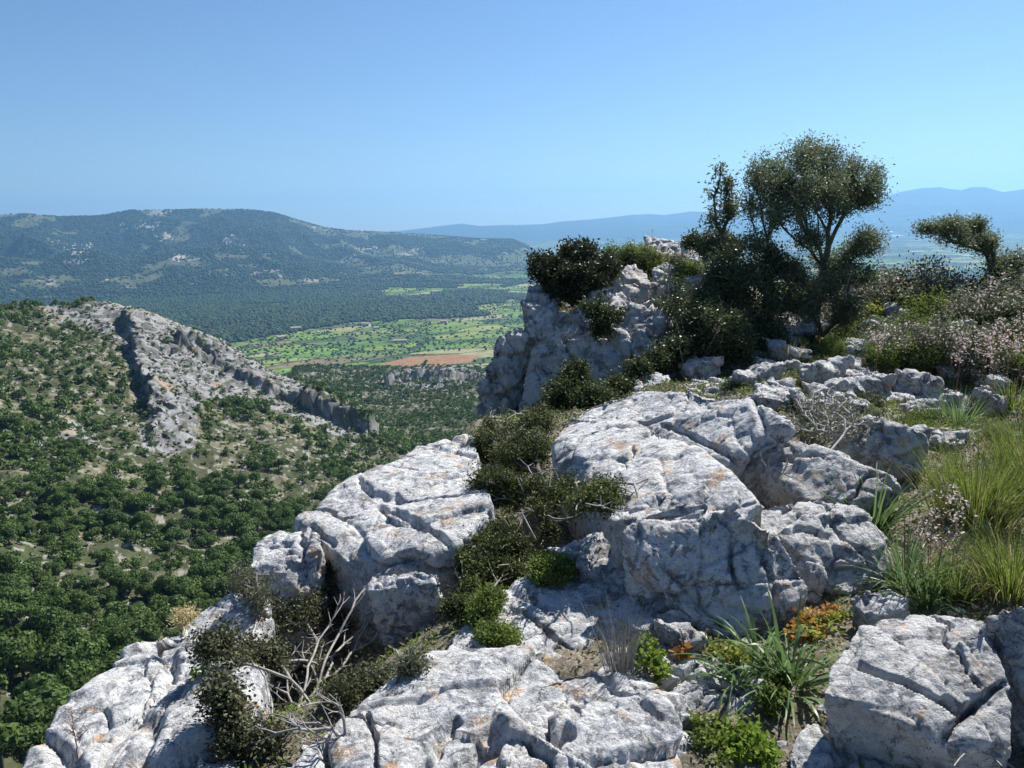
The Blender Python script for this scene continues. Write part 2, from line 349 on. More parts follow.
def sheet(name, rs, azs, mat, wrap=True):
    R, A = np.meshgrid(rs, azs, indexing='ij'); x = (R*np.sin(A)).ravel(); y = (R*np.cos(A)).ravel(); z = height(x, y)
    nr, na = len(rs), len(azs); i = np.arange(nr-1)[:, None]*na; j = np.arange(na-1 if not wrap else na)[None, :]
    a = i+j; b = i+(j+1) % na; q = np.stack([a, b, b+na, a+na], -1).reshape(-1, 4)
    col, _ = land_color(x, y, z)
    m = (np.hypot(x, y) > 300) & (np.hypot(x, y) < 1080)
    if m.any():                                      # ledges and overhangs where the slope is steep
        P = np.stack([x, y, z], 1)[m]; px, py = project(P); u = cliffs(P[:, 0], P[:, 1], P[:, 2]); k = np.clip(u/3, 0, 1)*np.where(np.hypot(x[m], y[m]) > 640, 1.3, 1)
        x[m] += k*2.6*fbm(P/6.5, 4); y[m] += k*2.6*fbm(P/6.5+31, 4); z[m] += k*1.0*fbm(P/3.5+57, 3)
    o = mesh_np(name, np.stack([x, y, z], 1), q, mat, smooth=True, colors=col); tag(o, kind='structure'); return o
azs = np.concatenate([np.radians(np.linspace(-180, -44, 55)[:-1]), np.radians(np.linspace(-44, 40, 1050)), np.radians(np.linspace(40, 180, 57)[1:-1])])
M_hill = tint_mat('hillside_soil', 1.3, .5, .8, .35, .9)
M_plain = tint_mat('plain_land', .06, .4, .9, 3.5, .09)
M_far = tint_mat('range_cover', .03, .4, 1.0, 14, .028)
t = NT('ridge_soil')
c = t.mix(t.ramp(t.noise(3, 5), [(.35, 0), (.65, 1)]), (.10, .08, .055), (.20, .17, .12)); c = t.mix(t.ramp(t.noise(30, 5, .7), [(.5, 0), (.62, .8)]), c, (.34, .32, .28))
c = t.mix(t.ramp(t.noise(9, 4, .7), [(.56, 0), (.62, .8)]), c, (.08, .10, .03))
bb = t.n('ShaderNodeBump', ins={'Strength': .9, 'Distance': .03, 'Height': t.noise(40, 6, .7)})
M_soil = t.out(t.n('ShaderNodeBsdfPrincipled', ins={'Base Color': c, 'Roughness': .95, 'Normal': bb.outputs[0]}).outputs[0])
NEAR_R = np.concatenate([np.linspace(.01, 2, 12)[:-1], np.geomspace(2, 26, 240)])
sheet('ground', NEAR_R, azs, M_soil)
HR = np.concatenate([np.geomspace(26, 90, 50)[:-1], np.linspace(90, 620, 420)[:-1], np.geomspace(620, 1400, 130)])
sheet('hillside', HR, azs, M_hill)
sheet('valley_plain', np.geomspace(1400.0001, 3500, 330), azs, M_plain)
sheet('hills', np.concatenate([np.geomspace(3500, 6600, 330)[:-1], np.geomspace(6600, 16200, 220)]), azs, M_far)

# ------------------------------------------------------------------ sky, sun, haze
SUN_AZ, SUN_EL = math.radians(41), math.radians(48)
w = bpy.data.worlds.new('World'); S.world = w; w.use_nodes = True; nt = w.node_tree; nt.nodes.clear()
sk = nt.nodes.new('ShaderNodeTexSky'); sk.sky_type = 'NISHITA'; sk.sun_disc = False; sk.sun_elevation = SUN_EL; sk.sun_rotation = SUN_AZ; sk.altitude = 300
sk.air_density = 1.0; sk.dust_density = 0.1; sk.ozone_density = 3.0
bg = nt.nodes.new('ShaderNodeBackground'); bg.inputs['Strength'].default_value = .05
wo = nt.nodes.new('ShaderNodeOutputWorld'); tm = nt.nodes.new('ShaderNodeMix'); tm.data_type = 'RGBA'; tm.blend_type = 'MULTIPLY'; tm.inputs[0].default_value = 1; tm.inputs[7].default_value = (.83, .95, 1.10, 1); nt.links.new(sk.outputs[0], tm.inputs[6]); nt.links.new(tm.outputs[2], bg.inputs[0]); nt.links.new(bg.outputs[0], wo.inputs[0])
sl = bpy.data.lights.new('sun', 'SUN'); sl.energy = 4.8; sl.angle = math.radians(.53); sl.color = (1, .955, .89)
so = bpy.data.objects.new('sun', sl); C.objects.link(so)
sd = Vector((math.sin(SUN_AZ)*math.cos(SUN_EL), math.cos(SUN_AZ)*math.cos(SUN_EL), math.sin(SUN_EL)))
so.rotation_euler = sd.to_track_quat('Z', 'Y').to_euler()
bx = np.array([(x, y, z) for z in (ZP-30, 620) for y in (-16400, 16400) for x in (-16400, 16400)], float)
hz = mesh_np('haze', bx, [(0, 2, 3, 1), (4, 5, 7, 6), (0, 1, 5, 4), (2, 6, 7, 3), (0, 4, 6, 2), (1, 3, 7, 5)]); hz['kind'] = 'stuff'; hz['label'] = 'pale blue haze over the valley and far ranges'
t = NT('haze_air'); pv = t.n('ShaderNodeVolumePrincipled', ins={'Color': (.29, .61, 1, 1), 'Density': 8.8e-5, 'Anisotropy': .4})
t.n('ShaderNodeOutputMaterial', ins={'Volume': pv.outputs[0]}); hz.data.materials.append(t.m)
S.view_settings.view_transform = 'Standard'; S.view_settings.look = 'None'; S.view_settings.exposure = 1.0; S.view_settings.gamma = 1
cy = S.cycles; cy.max_bounces = 6; cy.diffuse_bounces = 3; cy.glossy_bounces = 2; cy.transmission_bounces = 3; cy.volume_bounces = 0; cy.transparent_max_bounces = 8
cy.use_denoising = True; cy.use_adaptive_sampling = True; cy.adaptive_threshold = .006; cy.sample_clamp_indirect = 4
# ------------------------------------------------------------------ rocks
M_rock = rock_mat('weathered_limestone', .55)
M_rock2 = rock_mat('grey_limestone', .5, base=(.51, .51, .50), dark=(.25, .26, .275), orange=.7)
M_out = rock_mat('cliff_limestone', 1.0, base=(.50, .49, .475), dark=(.24, .245, .26), orange=.68, bd=.02)
M_crag = rock_mat('far_limestone', 26, base=(.33, .325, .315), dark=(.17, .165, .155), orange=.66, bump=.9, bd=.5)
import zlib
def unit_(v): return v/np.linalg.norm(v)
ROCKS = []
def rock(label, hulls, mode='z', drop=.35, shrink=.85, cracks=(), vox=None, amp=1.0, mat=None, name='rock', cat='rock', group=None, smooth=2, facet=1.0):
    if not isinstance(hulls[0], list): hulls = [hulls]
    bm = bmesh.new(); allp = []
    for h in hulls:
        top = np.array([(PZ if mode == 'z' else PY)(*p) for p in h]); c = top[:, :2].mean(0); allp.append(top)
        bot = top.copy(); bot[:, :2] = c+(top[:, :2]-c)*shrink; bot[:, 2] = top[:, 2].min()-drop
        hb = bmesh.new()
        for p in np.concatenate([top, bot]): hb.verts.new(p)
        r = bmesh.ops.convex_hull(hb, input=hb.verts); bmesh.ops.delete(hb, geom=list(set(g for g in r['geom_unused']+r['geom_interior'] if isinstance(g, bmesh.types.BMVert))), context='VERTS')
        me = bpy.data.meshes.new('t'); hb.to_mesh(me); hb.free(); bm.from_mesh(me); bpy.data.meshes.remove(me)
    bmesh.ops.recalc_face_normals(bm, faces=bm.faces)
    allp = np.concatenate(allp); dist = np.linalg.norm(allp-CAM, axis=1).mean(); ext = allp.max(0)-allp.min(0); L = float(np.sort(ext)[1:].mean())
    vox = vox or max(.0065, min(dist*.0026, L/22))
    me = bpy.data.meshes.new('t'); bm.to_mesh(me); bm.free(); o = bpy.data.objects.new('t', me); C.objects.link(o)
    md = o.modifiers.new('r', 'REMESH'); md.mode = 'VOXEL'; md.voxel_size = vox
    dg = bpy.context.evaluated_depsgraph_get(); ev = o.evaluated_get(dg); m2 = ev.to_mesh()
    n = len(m2.vertices); v = np.empty(n*3, np.float32); m2.vertices.foreach_get('co', v); v = v.reshape(-1, 3).astype(float)
    e = np.empty(len(m2.edges)*2, np.int32); m2.edges.foreach_get('vertices', e); e = e.reshape(-1, 2)
    q = np.empty(len(m2.polygons)*4, np.int32); m2.loops.foreach_get('vertex_index', q[:len(m2.loops)]); q = q.reshape(-1, 4)
    ev.to_mesh_clear(); bpy.data.objects.remove(o); bpy.data.meshes.remove(me)
    deg = np.bincount(e.ravel(), minlength=n)[:, None]
    def lap(v, k, a=.6):
        for _ in range(k):
            s = np.zeros_like(v)
            for ax in range(3): s[:, ax] = np.bincount(e[:, 0], v[e[:, 1], ax], n)+np.bincount(e[:, 1], v[e[:, 0], ax], n)
            v = v*(1-a)+a*s/deg
        return v
    def normals(v):
        fn = np.cross(v[q[:, 2]]-v[q[:, 0]], v[q[:, 3]]-v[q[:, 1]]); nn = np.zeros_like(v)
        for k in range(4):
            for ax in range(3): nn[:, ax] += np.bincount(q[:, k], fn[:, ax], n)
        return nn/np.maximum(np.linalg.norm(nn, axis=1)[:, None], 1e-12)
    v = lap(v, smooth); nn = normals(v); sc = L
    w = v+.12*sc*np.stack([pn(v/(.5*sc)+s) for s in (3.1, 11.7, 23.3)], 1)     # warp for irregular facets
    bid, bv, d1, d2 = worley(w/(.42*sc)); hn = _g[bid]; fac = (bv*hn).sum(1)+((bid % 16)/16-.5)*.5
    bid2, bv2, e1, e2 = worley(w/(.15*sc)+5.5); fac2 = (bv2*_g[bid2]).sum(1)+((bid2 % 16)/16-.5)*.4
    d = sc*amp*(.032*fbm(v/(.6*sc), 3)+.078*facet*fac+.014*facet*fac2-.03*sstep(.07, .0, d2-d1)*facet-.010*sstep(.08, 0, e2-e1)*facet)
    a = min(1, sc)*amp
    d += a*(.009*fbm(v/(.11*sc), 4, .6)-.013*sstep(.25, .75, pn(v/(.075*sc)+9))-.008*sstep(.2, .7, pn(v/(.03*sc)+3)))
    d -= a*.045*sstep(.88, 1.0, 1-np.abs(pn(v/(.5*sc)+40)))*sstep(0, .3, pn(v/(.9*sc)+7))       # fissures
    jr = np.random.default_rng(zlib.crc32(label.encode())); c0 = v.mean(0)
    for _ in range(3 if L > .5 and L < 30 else 2):
        nv = unit_(jr.normal(size=3)*[1, 1, .35]); dd = np.abs((v-c0)@nv-jr.normal()*.3*sc+.10*sc*fbm(v/(.45*sc)+jr.random()*50, 4)); wj = max(1.35*vox, .006*sc)
        d -= np.where(nn[:, 2] > -.3, min(.075, .09*sc) if sc < 30 else .01*sc, 0)*(1-sstep(wj*.3, wj, dd))*sstep(-.1, .15, pn(v/(.5*sc)+jr.random()*50))
    if len(cracks):
        px, py = project(v); face = ((CAM-v)*nn).sum(1) > 0
        for line, wd, dp in cracks:
            jx = px+wd*.5*pn(v*14); jy = py+wd*.5*pn(v*14+50)
            k = segdist(jx, jy, line); d -= np.where(face, dp*(1-sstep(wd*.35, wd, k)), 0)
    v = v+nn*d[:, None]
    base = np.array([v[:, 0].mean(), v[:, 1].mean(), v[:, 2].min()])
    o = mesh_np(name, v, q, mat or M_rock, origin=base, smooth=True); tag(o, label, cat, group); ROCKS.append(o); return o

# --- left lip of the ridge
rock('pale limestone slab sloping out of the photo at the bottom left corner', [(18, 775, -.42), (60, 712, -.42), (125, 655, -.42), (185, 618, -.42), (232, 597, -.40), (262, 602, -.36), (222, 640, -.34), (198, 690, -.30), (205, 775, -.28), (215, 880, -.24), (60, 960, -.3), (-60, 900, -.42)], drop=1.3, shrink=1.0,
     cracks=[([(150, 735), (175, 700), (215, 660)], 3, .02)])
rock('narrow upright limestone flake along the right side of the bottom left slab', [[(196, 690, -.27), (214, 640, -.3), (236, 655, -.34), (232, 720, -.3), (228, 790, -.26), (190, 800, -.24)], [(212, 690, -.28), (250, 720, -.42), (245, 800, -.36), (215, 800, -.27)]], drop=.6, amp=1.2)
rock('small white block perched on the drop left of the dead twigs', [(247, 568, -.28), (255, 543, -.22), (276, 529, -.18), (310, 528, -.16), (324, 548, -.2), (318, 585, -.38), (285, 604, -.46), (256, 592, -.44)], drop=.8, shrink=.9)
rock('broad pale slab with two long cracks above the white block', [[(300, 522, -.2), (338, 487, -.14), (372, 468, -.11), (418, 449, -.08), (466, 435, -.02), (476, 440, .0), (489, 492, .02), (487, 522, -.02), (452, 545, -.08), (425, 556, -.12), (390, 566, -.2), (345, 560, -.24), (328, 545, -.24)],
     [(330, 545, -.26), (390, 566, -.22), (440, 560, -.18), (430, 578, -.28), (350, 580, -.34)]], drop=1.2, shrink=.97, amp=.7, facet=.6,
     cracks=[([(360, 484), (374, 497), (395, 497), (404, 503)], 4.5, .035), ([(380, 507), (398, 518), (410, 521), (425, 533), (446, 545)], 5, .045), ([(454, 450), (462, 441), (468, 438)], 3, .02), ([(315, 530), (334, 545)], 3.5, .03)])
rock('wedge shaped white rock jutting over the dark pit below the cracked slab', [(363, 592, -.22), (378, 572, -.17), (438, 571, -.14), (443, 582, -.17), (428, 606, -.3), (404, 626, -.4), (376, 618, -.38)], drop=.12, shrink=.7)
# --- foreground centre
rock('flat sunlit slab in the centre with low cushions growing on its left', [[(455, 632, -.16), (498, 592, -.12), (530, 572, -.1), (560, 556, -.08), (606, 552, -.06), (640, 574, -.06), (662, 612, -.1), (655, 655, -.2), (600, 666, -.2), (520, 668, -.18), (440, 665, -.2)]], drop=.5, shrink=1.02, amp=.55, facet=.5,
     cracks=[([(528, 590), (536, 602), (545, 607)], 4, .03), ([(556, 646), (576, 657)], 4, .03)])
rock('large cracked orange spotted slab along the bottom centre edge', [[(278, 785, -.2), (318, 738, -.2), (372, 690, -.18), (428, 652, -.15), (520, 654, -.13), (568, 674, -.12), (600, 700, -.1), (590, 790, -.08), (520, 960, -.04), (180, 960, -.16)]], drop=.5, shrink=1.0, amp=.75, facet=.7,
     cracks=[([(376, 770), (374, 735), (366, 712)], 4, .05), ([(415, 768), (436, 748), (440, 733), (455, 722)], 7, .05), ([(462, 768), (470, 750), (498, 736)], 10, .05), ([(322, 790), (322, 745), (326, 728)], 5, .06)])
rock('lumpy pitted limestone block in the bottom centre with a deep hollow', [[(500, 800, -.08), (505, 730, -.12), (540, 684, -.10), (590, 662, -.08), (640, 672, -.06), (690, 698, -.08), (716, 740, -.14), (715, 800, -.22), (640, 930, -.1), (520, 930, -.06)]], drop=.4, shrink=.95, amp=1.0, facet=.8,
     cracks=[([(533, 740), (552, 748), (570, 737)], 9, .07), ([(570, 698), (582, 708), (577, 724)], 5, .05), ([(640, 712), (660, 730)], 4, .03)])
rock('low flat grey rock between dead grass and green leek like leaves', [[(640, 690, -.14), (668, 668, -.1), (700, 655, -.08), (738, 655, -.08), (768, 676, -.1), (775, 702, -.16), (742, 722, -.2), (705, 745, -.22), (668, 722, -.18)]], drop=.3, amp=.9, cracks=[([(668, 668), (700, 680), (738, 688), (755, 700)], 3.5, .03)])
rock('small rounded grey stone wedged under the big shaded boulder', [(655, 612, -.06), (680, 606, -.04), (692, 618, -.08), (686, 638, -.16), (660, 640, -.16)], drop=.1, mat=M_rock2)
rock('flat rock joining the flat slab and the grey rock below the big boulder', [(590, 668, -.13), (620, 650, -.12), (655, 640, -.11), (690, 640, -.12), (700, 656, -.13), (668, 676, -.13), (640, 690, -.13), (600, 690, -.13)], drop=.2, amp=.9)
# --- the big boulder and its neighbours
rock('big boulder with a blue shaded front face in the centre right', [[(622, 532, .22), (642, 512, .28), (688, 500, .33), (742, 506, .34), (774, 528, .27), (778, 560, .14), (764, 620, -.06), (738, 642, -.14), (700, 626, -.1), (655, 590, .0), (628, 562, .1)],
     [(756, 520, .26), (782, 540, .2), (806, 575, .06), (808, 592, .0), (796, 622, -.1), (768, 636, -.14), (750, 600, .0)]], drop=.16, shrink=.72, amp=.85, facet=.9, cracks=[([(758, 545), (772, 580), (776, 625)], 4, .03), ([(664, 566), (685, 590), (720, 625)], 3, .02)])
rock('rounded grey block leaning on the right side of the big boulder', [(742, 516, .16), (775, 502, .2), (815, 499, .2), (862, 512, .17), (890, 542, .09), (889, 568, .0), (852, 594, -.08), (818, 592, -.08), (785, 565, .0), (752, 545, .1)], drop=.15, shrink=.75, mat=M_rock2, amp=.9)
rock('stepped wedge of pale rock at the left foot of the big boulder', [[(546, 549, .0), (585, 535, .04), (620, 527, .08), (632, 540, .04), (650, 590, -.06), (640, 600, -.1), (610, 562, -.04), (560, 560, -.05)]], drop=.3, amp=.8)
rock('ledge of sunlit limestone with a dark shaded step above the boulder', [[(606, 522, .2), (614, 506, .24), (655, 492, .3), (700, 484, .34), (760, 500, .36), (742, 520, .3), (690, 512, .26), (640, 522, .2), (612, 532, .1)]], drop=.3, amp=.8)
rock('long smooth pale slab rising to a ridge in the centre', [[(556, 432, .12), (572, 415, .16), (610, 414, .22), (640, 422, .26), (674, 438, .3), (708, 462, .33), (742, 486, .35), (768, 505, .33), (700, 505, .28), (640, 505, .2), (604, 508, .1), (572, 486, .04), (556, 462, .04)]], drop=.5, shrink=.97, amp=.5, facet=.5,
     cracks=[([(630, 416), (650, 427)], 2.5, .02), ([(608, 411), (618, 418)], 3, .03)])
rock('domed pitted limestone slab behind the long smooth one', [[(560, 424, .14), (582, 408, .2), (602, 398, .26), (645, 389, .34), (700, 391, .42), (735, 398, .45), (768, 408, .46), (792, 428, .4), (784, 446, .3), (750, 452, .24), (724, 466, .18), (690, 452, .2), (650, 428, .2), (612, 414, .2)]], drop=.4, shrink=.9, amp=.9, facet=.9,
     cracks=[([(660, 420), (684, 432), (712, 448), (738, 464)], 3.5, .04)])
rock('long tilted flat slab right of the domed slab', [[(747, 452, .22), (758, 436, .3), (772, 434, .32), (820, 446, .32), (868, 466, .26), (898, 476, .2), (902, 490, .14), (858, 500, .12), (808, 500, .1), (766, 480, .12)]], drop=.25, amp=.7, facet=.6, mat=M_rock2)
rock('slab half hidden by the dead grey shrub', [[(838, 424, .28), (868, 414, .34), (900, 424, .32), (926, 434, .27), (928, 444, .2), (890, 456, .14), (850, 456, .12), (832, 444, .16)]], drop=.2, mat=M_rock2, amp=.8)
rock('large pale boulder with crossing dark cracks at the right edge', [[(820, 692, .09), (834, 655, .13), (856, 626, .16), (884, 616, .17), (930, 612, .18), (984, 622, .19), (1000, 650, .17), (1010, 690, .10), (1012, 745, .0), (960, 748, .01), (900, 722, .05), (852, 702, .08)],
     [(900, 690, .08), (984, 622, .24), (1010, 700, .05), (1012, 752, -.06), (940, 742, -.03)]], drop=.14, shrink=.8, amp=.6, facet=.6, mat=M_rock2,
     cracks=[([(860, 666), (885, 676), (918, 688), (945, 706), (962, 716)], 4, .035), ([(1004, 684), (975, 704), (958, 720), (943, 742)], 5, .04)])
rock('tall rock running out of the right edge behind the cracked boulder', [[(984, 620, .22), (1004, 608, .28), (1060, 604, .32), (1120, 620, .3), (1110, 720, .05), (1030, 700, .04), (1004, 664, .12)]], drop=.3, mat=M_rock2)
rock('flat rock in the bottom right corner under the cracked boulder', [[(782, 745, -.12), (806, 722, -.1), (840, 718, -.12), (880, 745, -.16), (930, 764, -.2), (1030, 775, -.22), (1100, 850, -.12), (960, 930, -.08), (780, 900, -.06)]], drop=.3, mat=M_rock2, amp=.8)
rock('small flat stone half buried between leaves above the cracked boulder', [(848, 600, -.02), (866, 588, .02), (892, 586, .03), (912, 598, .0), (904, 612, -.04), (866, 616, -.05)], drop=.1)
# --- rocks in the middle distance, right
mid = [
 ('angular white block standing below the olive trunk', [(766, 338, 10.1), (774, 322, 10.3), (800, 320, 10.3), (812, 332, 10.1), (823, 352, 9.8), (820, 364, 9.7), (790, 350, 9.8)], M_out),
 ('second pale block directly below the angular white block', [(784, 378, 8.7), (792, 367, 8.9), (812, 363, 8.9), (832, 368, 8.8), (830, 382, 8.5), (804, 388, 8.4)], M_rock2),
 ('rounded stone left of the grey stone pair on the right', [(838, 385, 8.5), (845, 371, 8.7), (864, 366, 8.8), (880, 374, 8.6), (880, 390, 8.3), (858, 396, 8.2)], M_rock2),
 ('bright angular stone between low green plants on the right', [(872, 392, 8.1), (882, 381, 8.3), (906, 374, 8.4), (938, 384, 8.2), (940, 396, 8.0), (912, 406, 7.8), (880, 406, 7.8)], M_rock2),
 ('pale flat stone left of the tall grass tussock', [(934, 400, 8.0), (950, 391, 8.2), (986, 390, 8.2), (990, 404, 7.9), (960, 412, 7.7)], M_rock2),
 ('grey stone under the pink stalks beside the tussock', [(896, 486, 5.2), (914, 474, 5.4), (932, 478, 5.4), (928, 492, 5.1), (908, 500, 5.0)], M_rock2),
 ('flat pale rock at the foot of the dark bush', [(680, 386, 8.1), (692, 378, 8.3), (712, 375, 8.4), (736, 380, 8.3), (744, 390, 8.0), (716, 396, 7.9)], M_rock),
 ('second flat rock right of the one at the foot of the dark bush', [(734, 394, 7.8), (756, 386, 8.0), (784, 392, 8.0), (800, 406, 7.7), (780, 412, 7.5), (750, 404, 7.6)], M_rock),
 ('small pale rock left of the foot of the dark bush', [(630, 388, 8.2), (642, 373, 8.5), (656, 369, 8.6), (670, 376, 8.5), (668, 392, 8.1), (646, 394, 8.1)], M_rock),
 ('flat rock sheet directly behind the domed slab', [(664, 399, 7.5), (690, 388, 7.8), (728, 385, 7.9), (752, 396, 7.6), (736, 408, 7.3), (690, 408, 7.3)], M_rock),
 ('pale ledge between the dark bush and the pale blocks', [(742, 376, 8.5), (760, 366, 8.8), (790, 362, 8.9), (796, 376, 8.5), (770, 388, 8.2)], M_rock),
 ('low rock right of the domed slab behind the dead grey shrub', [(786, 418, 7.2), (804, 408, 7.4), (840, 410, 7.4), (846, 424, 7.1), (812, 432, 6.9)], M_rock2),
 ('stone below the rounded stone on the right', [(850, 412, 7.5), (864, 402, 7.7), (888, 404, 7.7), (892, 416, 7.4), (868, 420, 7.3)], M_rock2),
 ('pale rock at the lower left foot of the olive tree', [(776, 318, 11.0), (786, 306, 11.3), (806, 304, 11.4), (812, 318, 11.0), (796, 324, 10.9)], M_rock2),
 ('broad pale rock among low plants left of the flowering scrub', [(826, 372, 8.8), (842, 360, 9.1), (868, 358, 9.2), (880, 368, 8.9), (856, 376, 8.7)], M_rock2),
 ('long stone above the bright angular stone', [(886, 370, 8.9), (902, 360, 9.2), (930, 360, 9.2), (944, 370, 8.9), (916, 378, 8.7)], M_rock2),
 ('long pale stone above the dead grey shrub', [(776, 402, 8.0), (800, 395, 8.1), (834, 398, 8.1), (850, 408, 7.8), (820, 414, 7.6), (790, 414, 7.6)], M_rock2),
 ('weathered stone left of the angular white block', [(744, 352, 9.6), (756, 340, 9.8), (772, 344, 9.7), (780, 356, 9.4), (762, 364, 9.3)], M_rock2),
 ('low grey stone behind the white asphodel stalks', [(872, 300, 12.4), (884, 290, 12.7), (902, 292, 12.7), (912, 302, 12.4), (894, 308, 12.2)], M_out),
 ('low white stone below the small right tree', [(942, 312, 11.8), (954, 303, 12.1), (972, 305, 12.1), (982, 316, 11.7), (962, 320, 11.5)], M_out),
 ('stone in low scrub right of the olive trunk', [(900, 338, 10.4), (914, 330, 10.6), (936, 332, 10.6), (944, 342, 10.3), (920, 348, 10.1)], M_out),
 ('pale stone at the right edge in the flowering scrub', [(1000, 372, 8.8), (1012, 362, 9.0), (1034, 366, 9.0), (1036, 380, 8.6), (1012, 384, 8.5)], M_out),
 ('grey stone between the olive trunk and the flowering scrub', [(852, 342, 10.2), (864, 334, 10.4), (882, 338, 10.3), (886, 350, 10.0), (866, 354, 9.9)], M_rock2)]
for lab, pts, mt in mid: rock(lab, pts, 'Y', drop=.18, shrink=.9, mat=mt, amp=1.1)
# --- the outcrop
OUT = [
 ('topmost left block of the outcrop under the dark bush', [(522, 304, 9.6), (529, 287, 9.9), (545, 283, 10), (558, 294, 9.9), (552, 306, 9.6), (530, 314, 9.5)], .3),
 ('block below the topmost left block of the outcrop', [(526, 324, 9.3), (540, 308, 9.6), (556, 305, 9.6), (558, 318, 9.4), (546, 332, 9.2), (531, 334, 9.2)], .3),
 ('long sunlit slab across the top of the outcrop', [(552, 320, 9.3), (584, 297, 9.7), (614, 282, 10.2), (637, 290, 10.2), (622, 306, 9.8), (594, 320, 9.5), (590, 330, 9.25), (562, 334, 9.1)], .3),
 ('rounded slab at the top right of the outcrop beside the big dark bush', [(606, 322, 9.4), (620, 309, 9.6), (648, 296, 9.9), (672, 299, 10), (664, 318, 9.6), (642, 327, 9.3), (612, 329, 9.2)], .25),
 ('leaning block in the upper left face of the outcrop', [(526, 362, 8.9), (534, 340, 9.0), (546, 325, 9.2), (560, 330, 9.2), (563, 343, 9.0), (547, 360, 8.9), (534, 372, 8.8)], .25),
 ('large shaded face block in the middle of the outcrop', [(540, 362, 8.85), (560, 341, 8.95), (598, 329, 9.1), (599, 342, 8.95), (582, 366, 8.75), (566, 392, 8.5), (548, 402, 8.45)], .3),
 ('upright face block right of the middle of the outcrop', [(584, 366, 8.8), (597, 344, 8.95), (612, 326, 9.15), (628, 331, 9.1), (627, 358, 8.85), (615, 378, 8.6), (592, 382, 8.6)], .3),
 ('small upright block beside the dark bush on the outcrop face', [(631, 331, 9.1), (652, 326, 9.2), (657, 350, 8.9), (644, 374, 8.7), (633, 362, 8.8)], .25),
 ('tall outer left flank of the outcrop above the valley', [(479, 398, 8.3), (484, 368, 8.6), (496, 338, 9.0), (520, 325, 9.3), (528, 338, 9.2), (508, 362, 8.8), (496, 388, 8.5), (487, 418, 8.2)], 1.2),
 ('lower leaning slab at the foot of the outcrop', [(520, 400, 8.35), (526, 376, 8.6), (538, 360, 8.8), (549, 378, 8.6), (554, 408, 8.3), (530, 412, 8.25)], .3),
 ('narrow upright slab in the cleft of the outcrop', [(560, 400, 8.35), (570, 380, 8.55), (584, 372, 8.65), (590, 392, 8.4), (578, 408, 8.25)], .3),
 ('pale rock behind the grass at the top of the outcrop', [(620, 270, 11.2), (634, 264, 11.4), (646, 272, 11.3), (648, 284, 11.0), (630, 282, 10.9)], .3),
 ('sunlit flat rock on the skyline left of the thin sapling', [(636, 252, 12.9), (656, 242, 13.4), (678, 243, 13.4), (684, 254, 13), (660, 260, 12.8)], .3),
 ('pale rock under the thin sapling on the skyline', [(684, 256, 12.6), (690, 246, 13), (702, 250, 12.9), (704, 264, 12.5), (692, 268, 12.4)], .3),
 ('small stone sitting between shrubs above the big dark bush', [(652, 268, 11.8), (664, 262, 12), (676, 268, 11.9), (672, 278, 11.6), (656, 280, 11.6)], .2)]
def grow_pts(pts, k):
    cx = sum(p[0] for p in pts)/len(pts); cy = sum(p[1] for p in pts)/len(pts); return [(cx+(p[0]-cx)*k, cy+(p[1]-cy)*k, p[2]) for p in pts]
for lab, pts, dr in OUT: rock(lab, [(a, b, 9.55+(c-9.55)*.45 if c < 9.55 else c) for a, b, c in grow_pts(pts, 1.05)], 'Y', drop=dr+.35, shrink=.95, mat=M_out, amp=.9, facet=1.3, smooth=1)
rock('dark recessed core of the outcrop behind its face blocks', [(505, 385, 10.2), (525, 335, 10.4), (560, 322, 10.5), (625, 314, 10.7), (655, 330, 10.5), (655, 380, 10.1), (560, 400, 10.0)], 'Y', drop=.8, shrink=1.0, mat=M_out, amp=.9)
# --- crags across the valley side
CR = [
 ('thin limestone ledge jutting over pines at the lower left edge', [(-30, 702, 138), (-10, 688, 142), (28, 674, 146), (62, 663, 150), (66, 672, 148), (40, 690, 142), (0, 704, 137)], 2.2),
 ('second thin limestone ledge below the first at the lower left edge', [(-20, 760, 118), (0, 744, 122), (22, 735, 125), (30, 742, 123), (5, 762, 118)], 2)]
for lab, h, dr in CR: rock(lab, [[(a, b, c*.955) for a, b, c in hh] for hh in (h if isinstance(h[0], list) else [h])], 'Y', drop=dr, shrink=1.0, mat=M_crag, name='crag', cat='crag', amp=1.3, facet=1.3, vox=.55 if dr > 3 else .25, smooth=1)
# ------------------------------------------------------------------ plant building
def unit(v): return v/np.maximum(np.linalg.norm(v, axis=-1, keepdims=True), 1e-9)
def tubes_np(name, segs, mat, origin, parent, sides=5, smooth=True):
    """segs: (n, 8) arrays p0, r0, p1, r1"""
    segs = np.asarray(segs, float); p0, r0, p1, r1 = segs[:, :3], segs[:, 3], segs[:, 4:7], segs[:, 7]
    d = unit(p1-p0); a = np.where(np.abs(d[:, 2:3]) < .9, [[0, 0, 1.]], [[1., 0, 0]]); u = unit(np.cross(d, a)); w = np.cross(d, u)
    an = np.arange(sides)*2*PI/sides; cs, sn = np.cos(an), np.sin(an)
    ring = u[:, None]*cs[None, :, None]+w[:, None]*sn[None, :, None]
    v = np.concatenate([p0[:, None]+ring*r0[:, None, None], (p1+d*r1[:, None]*.3)[:, None]+ring*r1[:, None, None]], 1).reshape(-1, 3)
    b = np.arange(len(segs))[:, None]*2*sides; k = np.arange(sides)[None, :]; k2 = (k+1) % sides
    q = np.stack([b+k, b+k2, b+k2+sides, b+k+sides], -1).reshape(-1, 4)
    return mesh_np(name, v, q, mat, origin=origin, smooth=smooth, parent=parent)
